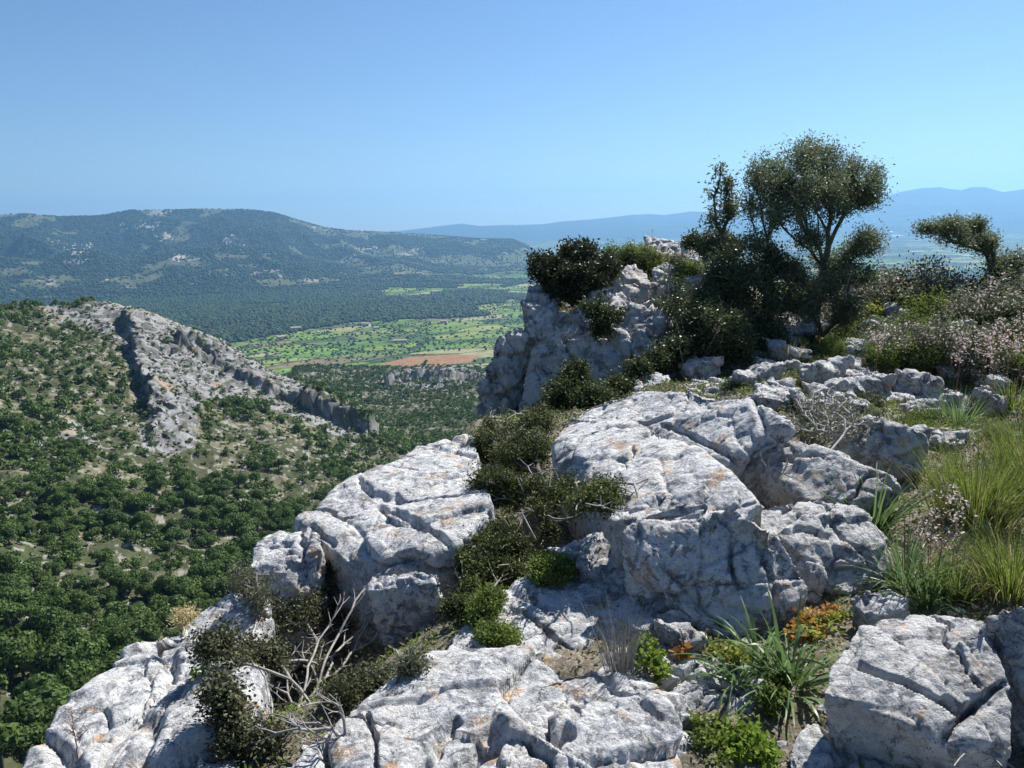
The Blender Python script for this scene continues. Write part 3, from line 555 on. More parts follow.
def leaf_quads(cen, L, W, rng, up=.35, dirs=None, fold=0):
    n = len(cen); d = unit(rng.normal(size=(n, 3))) if dirs is None else unit(dirs+.55*rng.normal(size=(n, 3)))
    d[:, 2] = np.abs(d[:, 2])*up+d[:, 2]*(1-up); d = unit(d); s = unit(np.cross(d, rng.normal(size=(n, 3))))
    l = (L*(.6+.8*rng.random(n)))[:, None]; w = (W*(.6+.8*rng.random(n)))[:, None]
    v = np.stack([cen, cen+d*l*.5+s*w*.5, cen+d*l, cen+d*l*.5-s*w*.5], 1).reshape(-1, 3)
    return v, np.arange(n*4).reshape(-1, 4)
def grow(base, targets, rng, jit=.12, step=.12, r_tip=.002, r_pow=2.3, pref=.35, rmax=None):
    """branch skeleton from base to every target; returns tube segments and tips"""
    nodes = [np.array(base, float)]; par = [-1]; plen = [0.]
    T = sorted(targets, key=lambda t: np.linalg.norm(t-base))
    arr = np.array(nodes); 
    cap = 4096; A = np.zeros((cap, 3)); PL = np.zeros(cap); A[0] = base; n = 1; tips = []
    for t in T:
        d = np.linalg.norm(A[:n]-t, axis=1)+pref*PL[:n]; j = int(d.argmin()); v = t-A[j]; dist = np.linalg.norm(v); k = max(1, int(dist/step)); prev = j
        bend = rng.normal(size=3)*jit*dist; bend[2] = abs(bend[2])*.4*np.sign(v[2]+.01)*-1
        for i in range(1, k+1):
            if n >= len(A): A = np.concatenate([A, np.zeros_like(A)]); PL = np.concatenate([PL, np.zeros_like(PL)])
            f = i/k; p = A[j]+v*f+bend*4*f*(1-f)*.5+(rng.normal(size=3)*jit*step*.6 if i < k else 0)
            A[n] = p; par.append(prev); PL[n] = PL[prev]+np.linalg.norm(p-A[prev]); prev = n; n += 1
        tips.append(n-1)
    par = np.array(par); k_ = np.bincount(par[1:n], minlength=n)
    for _ in range(4):
        sm = np.zeros((n, 3))
        for ax in range(3): sm[:, ax] = np.bincount(par[1:n], A[1:n, ax], n)
        ok = k_ > 0; ok[0] = False; B = A[:n].copy(); B[ok] = .4*A[:n][ok]+.3*A[par[:n]][ok]+.3*(sm[ok]/k_[ok][:, None]); A[:n] = B
    w = np.zeros(n); w[tips] = 1
    for i in range(n-1, 0, -1): w[par[i]] += w[i]
    r = r_tip*np.maximum(w, 1)**(1/r_pow)
    if rmax: r = np.minimum(r, rmax)
    segs = np.concatenate([A[par[1:n]], r[par[1:n], None], A[1:n], r[1:n, None]], 1)
    segs[:, 3] = np.minimum(segs[:, 3], segs[:, 7]*1.6)
    return segs, A[np.array(tips)], A[:n], r
def lobes_targets(lobes, n, rng, shell=.55, depth=1.0, gaps=0):
    vols = np.array([l[3]*l[4] for l in lobes], float); cnt = np.maximum(1, (n*vols/vols.sum()).astype(int)); out = []; rad = []
    for (px, py, Y, rx, ry), c in zip(lobes, cnt):
        m = Y/F; cen = PY(px, py, Y); u = unit(rng.normal(size=(c, 3))); u = u*(shell+(1-shell)*rng.random((c, 1)))**.6*(1+.45*pn(u*2.2+np.array([px*.37, py*.53, Y])))[:, None]
        out.append(cen+u*np.array([rx*m, rx*m*depth, ry*m]))
    P = np.concatenate(out)
    if gaps:
        k = pn(P*gaps+3.3)+.5*pn(P*gaps*2.3) > -.05; P = P[k] if k.sum() > 5 else P
    return P
M_bark = plain_mat('dark_bark', (.055, .045, .038), (.12, .10, .085), 25)
M_dead = plain_mat('dead_wood', (.17, .16, .15), (.33, .31, .29), 30)
M_mastic = leaf_mat('mastic_leaf', (.028, .045, .018), (.075, .10, .035), .25, 7, .55, gloss=.3)
M_grn = leaf_mat('bright_low_leaf', (.06, .10, .025), (.17, .22, .05), .3, 9)
M_olive = leaf_mat('olive_leaf', (.08, .11, .055), (.18, .21, .12), .3, 5, .5, gloss=.3)
M_pine = leaf_mat('pine_needles', (.045, .08, .022), (.10, .15, .04), .25, .25, .6)
M_pine2 = leaf_mat('far_woodland', (.014, .032, .014), (.045, .075, .028), .15, .03, .7)
M_heath = leaf_mat('greyish_scrub_leaf', (.07, .085, .05), (.15, .16, .10), .25, 12)
M_pink = leaf_mat('faded_pink_flower', (.42, .33, .32), (.60, .52, .50), .35, 25)
M_straw = leaf_mat('straw', (.34, .27, .13), (.50, .43, .25), .3, 20)
M_grass = leaf_mat('grass_blade', (.045, .085, .018), (.14, .20, .035), .4, 14, .45, c3=(.40, .36, .12))
M_blade = leaf_mat('asphodel_blade', (.07, .13, .045), (.15, .23, .085), .35, 12, .35, gloss=.6)
M_lily = leaf_mat('fresh_leaf', (.09, .16, .025), (.22, .30, .05), .4, 14, .4)
M_yellow = leaf_mat('yellow_green_leaf', (.20, .24, .04), (.34, .34, .07), .4, 12, .5)
M_rust = leaf_mat('rusty_leaf', (.26, .12, .04), (.42, .22, .07), .4, 18, .5)
M_dry = leaf_mat('dry_stem', (.20, .15, .10), (.34, .27, .18), .1, 20)
M_redst = leaf_mat('reddish_stem', (.22, .10, .06), (.35, .18, .12), .1, 20)

def bush(name, label, cat, base, lobes, nt=120, leaves=40, L=.022, W=.011, clump=.05, leaf=None, wood=None, seed=1, dead=0, r_tip=.0022, shell=.45, depth=1.0, rmax=None, jit=.12, step=.1, pref=.35, near=.02, dr=.0018, group=None, foliage='foliage', wname='branches', up=.35, drift=.6, auto=False, gaps=0):
    rng = np.random.default_rng(seed)
    if auto:
        base = surf_at(base[0], base[1])-np.array([0, 0, .03]); lobes = [(px, py, min(Y, max(1.5, surf_at(px, py+ry*.85)[1]-near)), rx, ry) for px, py, Y, rx, ry in lobes]
    b = PY(*base) if not auto and base[2] > 0 and isinstance(base, tuple) else np.array(base)
    root = empty(name, b, label, cat, group); T = lobes_targets(lobes, nt, rng, shell, depth, gaps)
    segs, tips, nodes, r = grow(b, list(T), rng, jit=jit, step=step, r_tip=r_tip, rmax=rmax, pref=pref)
    tubes_np(wname, segs, wood or M_bark, b, root)
    if leaves:
        thin = nodes[r < r_tip*2.2]; src = np.concatenate([tips, tips, thin[rng.random(len(thin)) < .35]]); n = int(nt*leaves)
        k = rng.integers(0, len(src), n); cen = src[k]+np.clip(rng.normal(size=(n, 3)), -1.7, 1.7)*clump*(.5+rng.random((n, 1)))
        v, q = leaf_quads(cen, L, W, rng, up, dirs=rng.normal(size=(n, 3))+drift*unit(cen-b)); mesh_np(foliage, v, q, leaf or M_mastic, origin=b, parent=root)
    if dead:
        T2 = lobes_targets(lobes, dead, rng, .7, depth); c = T2.mean(0); T2 = c+(T2-c)*1.12
        s2, _, _, _ = grow(b, list(T2), rng, jit=.12, step=.05, r_tip=dr, pref=.3, rmax=.0048 if dr < .003 else .01); tubes_np('dead_twigs', s2, M_dead, b, root, sides=4)
    return root
def blades(n, length, width, rng, spread=.5, droop=.6, seg=5, twist=.3, r0=.03, lean=(0, 0)):
    """curved strips growing from the origin"""
    az = rng.random(n)*2*PI; el = rng.random(n)**.7*spread; l = length*(.55+.6*rng.random(n)); w = width*(.7+.5*rng.random(n))
    d0 = np.stack([np.cos(az)*np.sin(el)+lean[0], np.sin(az)*np.sin(el)+lean[1], np.cos(el)], 1); d0 = unit(d0); hor = np.stack([np.cos(az), np.sin(az), 0*az], 1)
    side = unit(np.cross(d0, np.stack([0*az, 0*az, 0*az+1], 1)+.01)+twist*rng.normal(size=(n, 3))); dr = droop*(.3+rng.random(n))
    p = hor*(r0*rng.random(n))[:, None]; P = []; d = d0.copy()
    for i in range(seg+1):
        t = i/seg; ww = w*(1-t)**.6*(1 if i < seg else 0)+w*.02; P.append(np.stack([p-side*ww[:, None]/2, p+side*ww[:, None]/2], 1))
        d = unit(d+(hor*.5-np.array([0, 0, 1.]))*(dr/seg)[:, None]*(t*1.6)); p = p+d*(l/seg)[:, None]
    V = np.stack(P, 1).reshape(n, -1, 3); v = V.reshape(-1, 3); m = (seg+1)*2; b = np.arange(n)[:, None]*m; i = np.arange(seg)[None, :]*2
    q = np.stack([b+i, b+i+1, b+i+3, b+i+2], -1).reshape(-1, 4); return v, q
def tuft(name, label, cat, base, n, length, width, mat, seed=1, group=None, droop=.6, spread=.5, dead=0, lean=(0, 0), r0=.03, seg=5, pname='blades'):
    rng = np.random.default_rng(seed); b = np.array(base); root = empty(name, b, label, cat, group)
    v, q = blades(n, length, width, rng, spread, droop, r0=r0, lean=lean, seg=seg); mesh_np(pname, v+b, q, mat, origin=b, parent=root, smooth=True)
    if dead: v, q = blades(dead, length*.8, width*.8, rng, spread*1.2, droop*1.6, r0=r0*1.2, lean=lean); mesh_np('dry_blades', v+b, q, M_straw, origin=b, parent=root)
    return root
def stalk(name, label, cat, base, h, seed=1, group=None, nfl=60, fl=.012, lean=(0, 0), stem=None, flm=None, top=.45, spread=.16, r=.0032, nb=14):
    rng = np.random.default_rng(seed); b = np.array(base, float); root = empty(name, b, label, cat, group); segs = []; tipsl = []
    tip = b+np.array([lean[0], lean[1], 1.])*h; N = 8; pts = [b+(tip-b)*k/N+rng.normal(size=3)*.006*h*(k > 0) for k in range(N+1)]
    for k in range(N): segs.append([*pts[k], r*(1-.08*k), *pts[k+1], r*(1-.08*(k+1))])
    for i in range(nb):
        f = 1-top*rng.random()**.9; p = b+(tip-b)*f; a = rng.random()*2*PI; l = h*spread*(.5+rng.random())*(1.15-f*.7); e = p+np.array([math.cos(a)*l, math.sin(a)*l, l*.9]); segs.append([*p, r*.55, *e, r*.35]); tipsl += [e, p*.4+e*.6]
    tipsl.append(tip); tubes_np('stem', segs, stem or M_dry, b, root, sides=4)
    src = np.array(tipsl); cen = src[rng.integers(0, len(src), nfl)]+rng.normal(size=(nfl, 3))*fl*.9; v, q = leaf_quads(cen, fl, fl*.8, rng); mesh_np('flowers', v, q, flm or M_pink, origin=b, parent=root)
    return root
def ground_at(px, py):            # where the line of sight meets the ground sheet
    d = ray(px, py); ts = np.geomspace(1.2, 40, 900); X = CAM+d*ts[:, None]; g = height(X[:, 0], X[:, 1], False); k = np.argmax(X[:, 2] < g)
    return X[k] if X[k, 2] < g[k] else X[-1]
from mathutils.bvhtree import BVHTree
_bvh = None
def surf_at(px, py):              # the same, rocks included
    global _bvh
    if _bvh is None:
        vs = []; fs = []; off = 0
        for o in ROCKS:
            if o.location.y > 30: continue
            n = len(o.data.vertices); v = np.empty(n*3, np.float32); o.data.vertices.foreach_get('co', v); v = v.reshape(-1, 3)+np.array(o.location); m = len(o.data.polygons)*4; q = np.empty(m, np.int32); o.data.loops.foreach_get('vertex_index', q)
            vs.append(v); fs.append(q.reshape(-1, 4)+off); off += n
        _bvh = BVHTree.FromPolygons(np.concatenate(vs).tolist(), np.concatenate(fs).tolist())
    g = ground_at(px, py); d = Vector(ray(px, py)).normalized(); h = _bvh.ray_cast(Vector(CAM), d)
    if h[0] is not None and h[3] < np.linalg.norm(g-CAM): return np.array(h[0])
    return g

# ------------------------------------------------------------------ trees on the crest
bush('wild_olive_tree', 'wild olive tree with a wide grey green crown standing highest on the crest', 'tree', (815, 335, 10.6),
     [(812, 158, 10.9, 33, 18), (846, 182, 10.7, 34, 24), (866, 188, 10.6, 19, 24), (764, 182, 10.6, 21, 22), (786, 186, 10.4, 34, 26), (814, 190, 10.4, 36, 24), (757, 204, 10.6, 16, 16), (778, 214, 10.2, 24, 12), (868, 240, 10.6, 17, 11), (856, 252, 10.7, 18, 8), (836, 264, 10.5, 24, 10), (810, 238, 10.3, 16, 9), (762, 246, 10.3, 18, 16), (822, 212, 10.4, 24, 10)],
     nt=1500, leaves=36, L=.036, W=.017, clump=.062, leaf=M_olive, seed=5, gaps=3.4, r_tip=.0030, step=.14, jit=.07, rmax=.055, pref=.62, foliage='crown', wname='trunk', depth=1.15, shell=.0)
bush('thicket', 'dark tangled thicket around the foot of the large olive tree', 'bush', (822, 336, 10.3),
     [(838, 286, 10.3, 24, 16), (858, 272, 10.6, 18, 12), (806, 300, 10.1, 18, 16), (790, 276, 10.3, 18, 14), (848, 306, 10.2, 16, 12), (780, 300, 10.2, 12, 16)], nt=300, leaves=55, L=.042, W=.02, clump=.07, leaf=M_olive, seed=6, gaps=3.2, r_tip=.004, step=.12, rmax=.03, pref=.6, shell=.2, dead=40, dr=.004)
bush('slender_olive_sapling', 'thin sparse sapling rising left of the large olive tree', 'tree', (722, 268, 11.2),
     [(721, 170, 11.2, 6, 9), (714, 190, 11.2, 8, 7), (728, 187, 11.2, 8, 11), (722, 207, 11.2, 14, 10), (716, 222, 11.2, 12, 10), (733, 212, 11.2, 8, 14)], nt=60, leaves=34, L=.055, W=.022, clump=.055, leaf=M_olive, seed=9, r_tip=.005, step=.14, jit=.08, rmax=.03, foliage='crown', wname='trunk', shell=.2)
bush('windswept_olive_tree', 'small windswept tree with a flat crown near the right edge', 'tree', (962, 318, 12.2),
     [(932, 236, 12.5, 12, 7), (948, 227, 12.2, 14, 7), (967, 231, 12.5, 13, 7), (984, 243, 12.1, 12, 8), (994, 257, 12.2, 9, 9), (960, 243, 12.0, 10, 4), (976, 226, 12.3, 8, 4), (925, 230, 12.3, 7, 4)], nt=420, leaves=40, L=.036, W=.018, clump=.06, leaf=M_olive, gaps=3.4, seed=12, r_tip=.0052, step=.14, jit=.1, rmax=.06, pref=.3, foliage='crown', wname='trunk', shell=.2, depth=1.3)
bush('small_olive_tree', 'small dark tree under the windswept tree at the right edge', 'tree', (1000, 322, 12.0),
     [(1003, 274, 12, 13, 11), (1018, 262, 12.1, 10, 7), (1010, 290, 11.9, 12, 8), (985, 296, 11.9, 9, 8)], nt=80, leaves=60, L=.055, W=.025, clump=.07, leaf=M_olive, seed=13, r_tip=.006, step=.15, rmax=.05, foliage='crown', wname='trunk')
# ------------------------------------------------------------------ bushes
bush('dark_bush', 'large dark evergreen bush spilling down left of the olive trunk', 'bush', (735, 378, 9.3),
     [(702, 272, 10.4, 28, 18), (690, 306, 9.9, 32, 24), (718, 338, 9.3, 38, 32), (748, 296, 10.0, 32, 30), (768, 264, 10.4, 16, 18), (715, 250, 10.8, 14, 8), (684, 345, 9.1, 20, 22), (766, 342, 9.7, 20, 26), (740, 262, 10.5, 18, 12)], nt=900, leaves=62, L=.038, W=.02, clump=.06, gaps=1.9, dead=60, dr=.004, seed=20, leaf=leaf_mat('dark_bush_leaf', (.035, .055, .025), (.09, .115, .05), .22, 4, .4, gloss=.3), shell=.5, step=.14, rmax=.04)
bush('outcrop_bush', 'nearly black bush crowning the left top of the outcrop', 'bush', (572, 306, 10.1),
     [(576, 256, 10.4, 18, 13), (545, 264, 10.2, 17, 10), (566, 276, 10.1, 30, 14), (602, 270, 10.3, 20, 14), (556, 294, 9.9, 12, 10), (585, 286, 10, 18, 12)], nt=260, leaves=90, L=.04, W=.024, clump=.05, leaf=leaf_mat('black_green_leaf', (.022, .033, .014), (.065, .075, .04), .15, 5, .4), seed=22, step=.12, rmax=.03, dead=14)
bush('skyline_bush', 'low black bush on the skyline at the foot of the thin sapling', 'bush', (704, 256, 11.9), [(697, 241, 12, 13, 7), (716, 240, 11.9, 10, 8), (730, 248, 11.7, 12, 9)], nt=90, leaves=70, L=.04, W=.024, clump=.05, seed=23, step=.12)
bush('cleft_bush', 'low dark bush hanging over the front of the sunlit outcrop slab', 'bush', (600, 326, 9.3), [(594, 308, 9.4, 11, 7), (607, 316, 9.3, 14, 8), (603, 326, 9.2, 9, 9)], nt=70, leaves=60, L=.035, W=.02, clump=.04, seed=24, step=.1)
bush('foot_bush', 'green bush at the foot of the outcrop beside its dark cleft', 'bush', (570, 412, 7.9), [(560, 396, 8.1, 16, 14), (585, 398, 8, 20, 12), (575, 378, 8.3, 12, 16), (605, 402, 7.9, 14, 8)], nt=150, leaves=80, L=.035, W=.018, clump=.045, seed=25, step=.1, leaf=M_grn if False else M_mastic)
bush('foot_shrub', 'shrub filling the gap between the outcrop face and the large dark bush', 'bush', (648, 392, 8.3), [(638, 374, 8.6, 14, 16), (655, 362, 8.8, 14, 14), (622, 388, 8.3, 14, 9)], nt=110, leaves=70, L=.035, W=.018, clump=.045, seed=26, step=.1)
bush('mastic_bush', 'big spiny bush filling the gully between the two pale slabs', 'bush', (520, 540, 4.9),
     [(506, 424, 7.0, 22, 17), (538, 421, 7.2, 20, 14), (492, 448, 6.4, 20, 16), (525, 452, 6.5, 30, 20), (503, 488, 5.7, 28, 20), (548, 484, 5.9, 32, 18), (596, 496, 5.7, 36, 10), (528, 520, 5.2, 34, 18), (500, 545, 4.8, 30, 16)], nt=1300, leaves=46, L=.020, W=.009, clump=.03, seed=30, auto=True, gaps=3.2, near=.42, dead=330, dr=.0024, step=.08, shell=.4, leaf=leaf_mat('spiny_bush_leaf', (.026, .038, .016), (.10, .12, .035), .2, 4, .6, gloss=.2), rmax=.02)
bush('lower_mastic_bush', 'lower part dark bush creeping down beside the wedge shaped white rock', 'bush', (470, 620, 4.0),
     [(472, 566, 4.5, 26, 14), (500, 574, 4.4, 22, 12), (482, 592, 4.2, 18, 12), (462, 610, 4.0, 12, 12)], nt=320, leaves=60, L=.018, W=.009, clump=.028, seed=31, auto=True, gaps=4.5, near=.16, dead=70, dr=.002, step=.07, shell=.5, leaf=leaf_mat('creeping_leaf', (.03, .045, .018), (.13, .155, .045), .2, 5, .6, gloss=.2), rmax=.014)
bush('twiggy_bush', 'bush full of bare grey twigs sprawling over the pit at lower left', 'bush', (318, 720, 3.7),
     [(330, 578, 4.5, 26, 16), (300, 606, 4.2, 34, 22), (340, 622, 4.2, 26, 20), (222, 650, 3.7, 22, 18), (262, 650, 3.8, 22, 20), (310, 655, 3.8, 28, 18), (250, 735, 3.3, 30, 22), (355, 690, 3.6, 24, 12), (225, 700, 3.4, 16, 22)], nt=380, leaves=70, L=.018, W=.010, clump=.032, seed=33, auto=True, gaps=5, dead=0, step=.08, leaf=leaf_mat('dusty_leaf', (.04, .048, .024), (.12, .125, .065), .2, 6, .6, gloss=.2), wood=M_dead, r_tip=.0020, rmax=.0065, jit=.12)
bush('dead_branches', 'tangle of bare bleached branches lying over the dark pit', 'dead branches', (345, 735, 3.4),
     [(360, 620, 3.9, 34, 34), (330, 660, 3.7, 44, 30), (290, 680, 3.5, 50, 26), (320, 720, 3.35, 34, 28), (376, 600, 4.0, 16, 34), (270, 730, 3.25, 30, 22)], nt=520, leaves=0, seed=35, auto=True, wood=M_dead, r_tip=.0013, rmax=.0062, step=.045, jit=.09, pref=.5, shell=.8)
bush('grey_shrublet', 'small silvery shrub beside the white block on the drop', 'bush', (252, 625, 3.9), [(250, 588, 4.1, 17, 13), (240, 575, 4.2, 10, 9), (262, 600, 4, 10, 12)], nt=70, leaves=50, L=.017, W=.007, clump=.025, seed=36, auto=True, leaf=M_heath, wood=M_dead, dead=20, step=.07)
bush('cushion_plant', 'low green cushion on the pale slab below the mastic bush', 'plant', (556, 580, 4.25), [(545, 566, 4.35, 14, 8), (562, 568, 4.3, 16, 8), (552, 576, 4.25, 20, 5)], nt=110, leaves=80, L=.014, W=.009, clump=.018, seed=37, auto=True, leaf=M_grn, step=.05)
bush('cushion_plant', 'flat green cushion in a hollow at the lower centre of the flat slab', 'plant', (500, 645, 3.3), [(490, 632, 3.4, 14, 6), (508, 636, 3.35, 14, 6)], nt=80, leaves=90, L=.011, W=.007, clump=.015, seed=38, auto=True, leaf=M_grn, step=.04)
bush('cushion_plant', 'small green cushion creeping down left of the flat slab', 'plant', (484, 618, 3.7), [(483, 608, 3.75, 14, 8), (492, 600, 3.8, 14, 8), (478, 618, 3.65, 10, 7)], nt=110, leaves=80, L=.013, W=.008, clump=.018, seed=39, auto=True, leaf=M_grn, step=.05)
bush('cushion_plant', 'dark low plant along the shaded upper edge of the cracked bottom slab', 'plant', (392, 690, 3.0), [(384, 676, 3.1, 16, 8), (410, 664, 3.2, 14, 7)], nt=70, leaves=60, L=.013, W=.007, clump=.02, seed=40, auto=True, leaf=M_heath, step=.05, dead=10)
bush('dead_shrub', 'round bare grey dead shrub between rocks right of the domed slab', 'dead shrub', (825, 452, 6.7),
     [(825, 410, 7.3, 34, 22), (812, 424, 7.0, 26, 18), (845, 424, 7.0, 24, 18)], nt=620, leaves=5, L=.02, W=.008, clump=.04, seed=41, auto=True, leaf=M_heath, wood=M_dead, r_tip=.0030, step=.06, jit=.1, shell=.4, near=.12, rmax=.007)
bush('dead_twig_shrub', 'few thin bare twigs on the left end of the tilted slab', 'dead shrub', (778, 480, 5.6), [(775, 462, 5.8, 20, 14), (790, 470, 5.7, 14, 12)], nt=40, leaves=0, seed=42, auto=True, wood=M_dead, r_tip=.0015, rmax=.0035, step=.06, jit=.1)
bush('bare_twig', 'bare forked twig lying on the sunlit slab beside the spiny bush', 'twig', (640, 498, 5.4), [(645, 478, 5.8, 32, 6), (610, 480, 5.8, 20, 10)], nt=12, leaves=0, seed=43, auto=True, wood=M_dead, r_tip=.003, step=.1, jit=.15)
bush('bare_twig', 'bleached twig lying in the bottom right corner under the cracked boulder', 'twig', (1020, 764, 2.35), [(950, 752, 2.45, 30, 4), (980, 756, 2.4, 30, 4)], nt=9, leaves=0, seed=44, auto=True, wood=M_dead, r_tip=.0022, step=.06, jit=.15)
# stones and scrub on the crest: shrubs with faded pink flowers
def copy_tree(o, parent=None):
    c = o.copy(); C.objects.link(c); c.parent = parent
    for ch in o.children: copy_tree(ch, c)
    return c
def proto_bush(name, label, cat, group, s, seed, leaf, nt, leaves, L, W, clump, flower=None, h=1.0, wood=None):
    rng = np.random.default_rng(seed); root = empty(name, (0, 0, 0), label, cat, group)
    u = unit(rng.normal(size=(nt, 3)))*(.5+.5*rng.random((nt, 1))); T = u*np.array([s, s, s*h*.6])+np.array([0, 0, s*h*.62]); T *= (1+.25*pn(u*2+seed))[:, None]; T[:, 2] = np.abs(T[:, 2])
    segs, tips, nodes, r = grow(np.zeros(3), list(T), rng, step=.09, r_tip=.0022, jit=.14); tubes_np('branches', segs, wood or M_bark, (0, 0, 0), root, sides=4)
    n = nt*leaves; cen = tips[rng.integers(0, len(tips), n)]+rng.normal(size=(n, 3))*clump; v, q = leaf_quads(cen, L, W, rng, dirs=rng.normal(size=(n, 3))+.6*unit(cen)); mesh_np('foliage', v, q, leaf, parent=root)
    if flower:
        m = nt*5; cen = tips[rng.integers(0, len(tips), m)]+rng.normal(size=(m, 3))*clump*.7+[0, 0, .02]; v, q = leaf_quads(cen, .022, .020, rng); mesh_np('flowers', v, q, flower, parent=root)
    return root
G1 = 'pink flowering shrubs in the scrub on the right of the crest'; G2 = 'low green shrubs in the scrub on the crest'; G3 = 'yellow green plants in the scrub on the crest'
lab1 = 'grey green shrub dotted with faded pink flowers in the scrub right of the olive tree'; lab2 = 'low dull green shrub among stones on the crest'; lab3 = 'small yellow green plant among stones on the crest'
PB = {1: [proto_bush('flowering_shrub', lab1, 'shrub', G1, .30, 50+i, M_heath, 80, 24, .03, .014, .045, M_pink) for i in range(3)],
      2: [proto_bush('low_shrub', lab2, 'shrub', G2, .26, 60+i, [M_grn, M_mastic, M_heath][i], 70, 34, .032, .016, .04) for i in range(3)],
      3: [proto_bush('yellow_plant', lab3, 'plant', G3, .15, 70+i, [M_yellow, M_lily][i], 40, 26, .032, .018, .03) for i in range(2)]}
used = set(); rg = np.random.default_rng(99)
def put(kind, px, py, sc=1.0):
    p = ground_at(px, py); P = PB[kind]; i = rg.integers(0, len(P)); o = P[i] if (kind, i) not in used else copy_tree(P[i]); used.add((kind, i))
    o.location = p-np.array([0, 0, .02]); o.rotation_euler = (0, 0, rg.random()*6.28); s = sc*(.75+.5*rg.random()); o.scale = (s, s, s*(.85+.3*rg.random()))
for (x0, x1, y0, y1, n, ks, sc) in [(868, 1030, 284, 322, 46, (1, 1, 2, 3), 1.15), (870, 1030, 322, 376, 44, (1, 2, 2, 3), 1.0), (835, 885, 300, 345, 8, (1, 2, 2, 3), .8), (950, 1030, 372, 392, 5, (1, 1), .7), (1040, 1700, 300, 600, 34, (1, 2, 2, 3), .9), (790, 900, 340, 372, 12, (2, 3, 2), .55), (680, 800, 380, 396, 6, (2, 2), .35),
     (630, 700, 252, 290, 26, (2, 1, 2, 3), .85), (600, 650, 262, 285, 12, (2, 2, 3), .8), (780, 830, 290, 335, 8, (2, 2, 1), .8), (860, 930, 404, 425, 7, (2, 3), .4), (840, 900, 445, 470, 7, (3, 2), .3), (735, 780, 480, 500, 4, (3, 2), .25), (700, 860, 395, 412, 7, (2, 3), .3), (1000, 1060, 300, 340, 8, (1, 2), 1), (900, 1000, 408, 440, 10, (3, 2), .4), (640, 680, 282, 300, 5, (3, 2), .6)]:
    for k in range(n): put(int(rg.choice(ks)), x0+(x1-x0)*rg.random(), y0+(y1-y0)*rg.random(), sc*rg.choice([.7, .9, 1.1, 1.35]))
# ------------------------------------------------------------------ grasses and blades
GA = lambda px, py: ground_at(px, py)-np.array([0, 0, .02])
tuft('grass_tussock', 'tall yellow green grass tussock with a dark shaded base at the right edge', 'grass tussock', GA(975, 525), 800, .50, .0055, M_grass, 80, droop=.9, spread=.42, r0=.20, dead=220)
tuft('grass_tussock', 'second tall tussock cut by the right edge behind the first', 'grass tussock', GA(1035, 490), 700, .52, .006, M_grass, 81, droop=.9, spread=.45, r0=.22, dead=180)
tuft('grass_tussock', 'lower green tussock at the right edge in front of the tall ones', 'grass tussock', GA(1012, 592), 600, .36, .005, M_grass, 82, droop=1.1, spread=.6, r0=.14, dead=120)
tuft('grass_tussock', 'short olive green tussock right above the tall rock at the right edge', 'grass tussock', GA(958, 596), 300, .24, .0055, M_grass, 83, droop=.7, spread=.7, r0=.07, dead=60)
tuft('blade_plant', 'fan of dark green blades beside the tilted flat slab', 'plant', GA(872, 530), 130, .42, .014, M_blade, 84, droop=.7, spread=.85, r0=.07)
tuft('blade_plant', 'second smaller fan of green blades left of the first', 'plant', GA(838, 510), 60, .34, .013, M_blade, 85, droop=.6, spread=.7, r0=.05)
tuft('blade_plant', 'sprawling grey green blades above the small flat stone', 'plant', GA(905, 585), 150, .38, .010, M_blade, 86, droop=1.1, spread=1.1, r0=.09)
tuft('blade_plant', 'pale blades leaning over the top of the cracked boulder', 'plant', GA(930, 604), 90, .30, .010, M_blade, 87, droop=1.2, spread=1.1, r0=.07)
tuft('leek_plant', 'broad bending leek like leaves between the flat rocks at bottom right', 'plant', surf_at(790, 690), 64, .36, .019, M_blade, 88, droop=2.1, spread=1.2, r0=.05, seg=9)
tuft('leek_plant', 'second clump of bending green leaves left of the broad one', 'plant', surf_at(760, 672), 50, .30, .015, M_blade, 89, droop=2.2, spread=1.25, r0=.05, seg=9)
tuft('dead_grass_clump', 'upright clump of bleached dead grass in a crack of the flat slab', 'dead grass', surf_at(622, 672)-np.array([0, 0, .02]), 200, .33, .0032, M_dead, 90, droop=.35, spread=.38, r0=.06, pname='dry_blades')
tuft('grass_tuft', 'bright green grass tuft on top of the outcrop', 'grass tuft', GA(664, 292), 150, .38, .013, M_grass, 91, droop=.5, spread=.7, r0=.2)
tuft('grass_tuft', 'fresh grass tuft right of the bright stone in the middle distance', 'grass tuft', GA(885, 360), 130, .4, .011, M_blade, 92, droop=.6, spread=.7, r0=.2)
tuft('grass_tuft', 'yellowed grass tuft below the angular white block', 'grass tuft', GA(788, 362), 90, .3, .010, M_straw, 93, droop=.5, spread=.6, r0=.15)
for i, (px, py, h, lab) in enumerate([(902, 362, .42, 'tall green grass tuft in the middle of the flowering scrub'), (918, 352, .4, 'green grass tuft behind the bright angular stone'), (850, 358, .36, 'green grass tuft left of the scrub beside a grey stone'), (902, 440, .25, 'short grass tuft right of the slab half hidden by the dead shrub'), (958, 425, .35, 'grass tuft left of the tall tussock on the pale stone'), (1010, 410, .4, 'grass tuft behind the tussocks at the right edge'), (880, 470, .2, 'short grass tuft at the end of the tilted slab')]):
    tuft('grass_tuft', lab, 'grass tuft', GA(px, py), 130, h, .009, M_grass if i % 2 else M_blade, 100+i, droop=.7, spread=.8, r0=.12, dead=20)
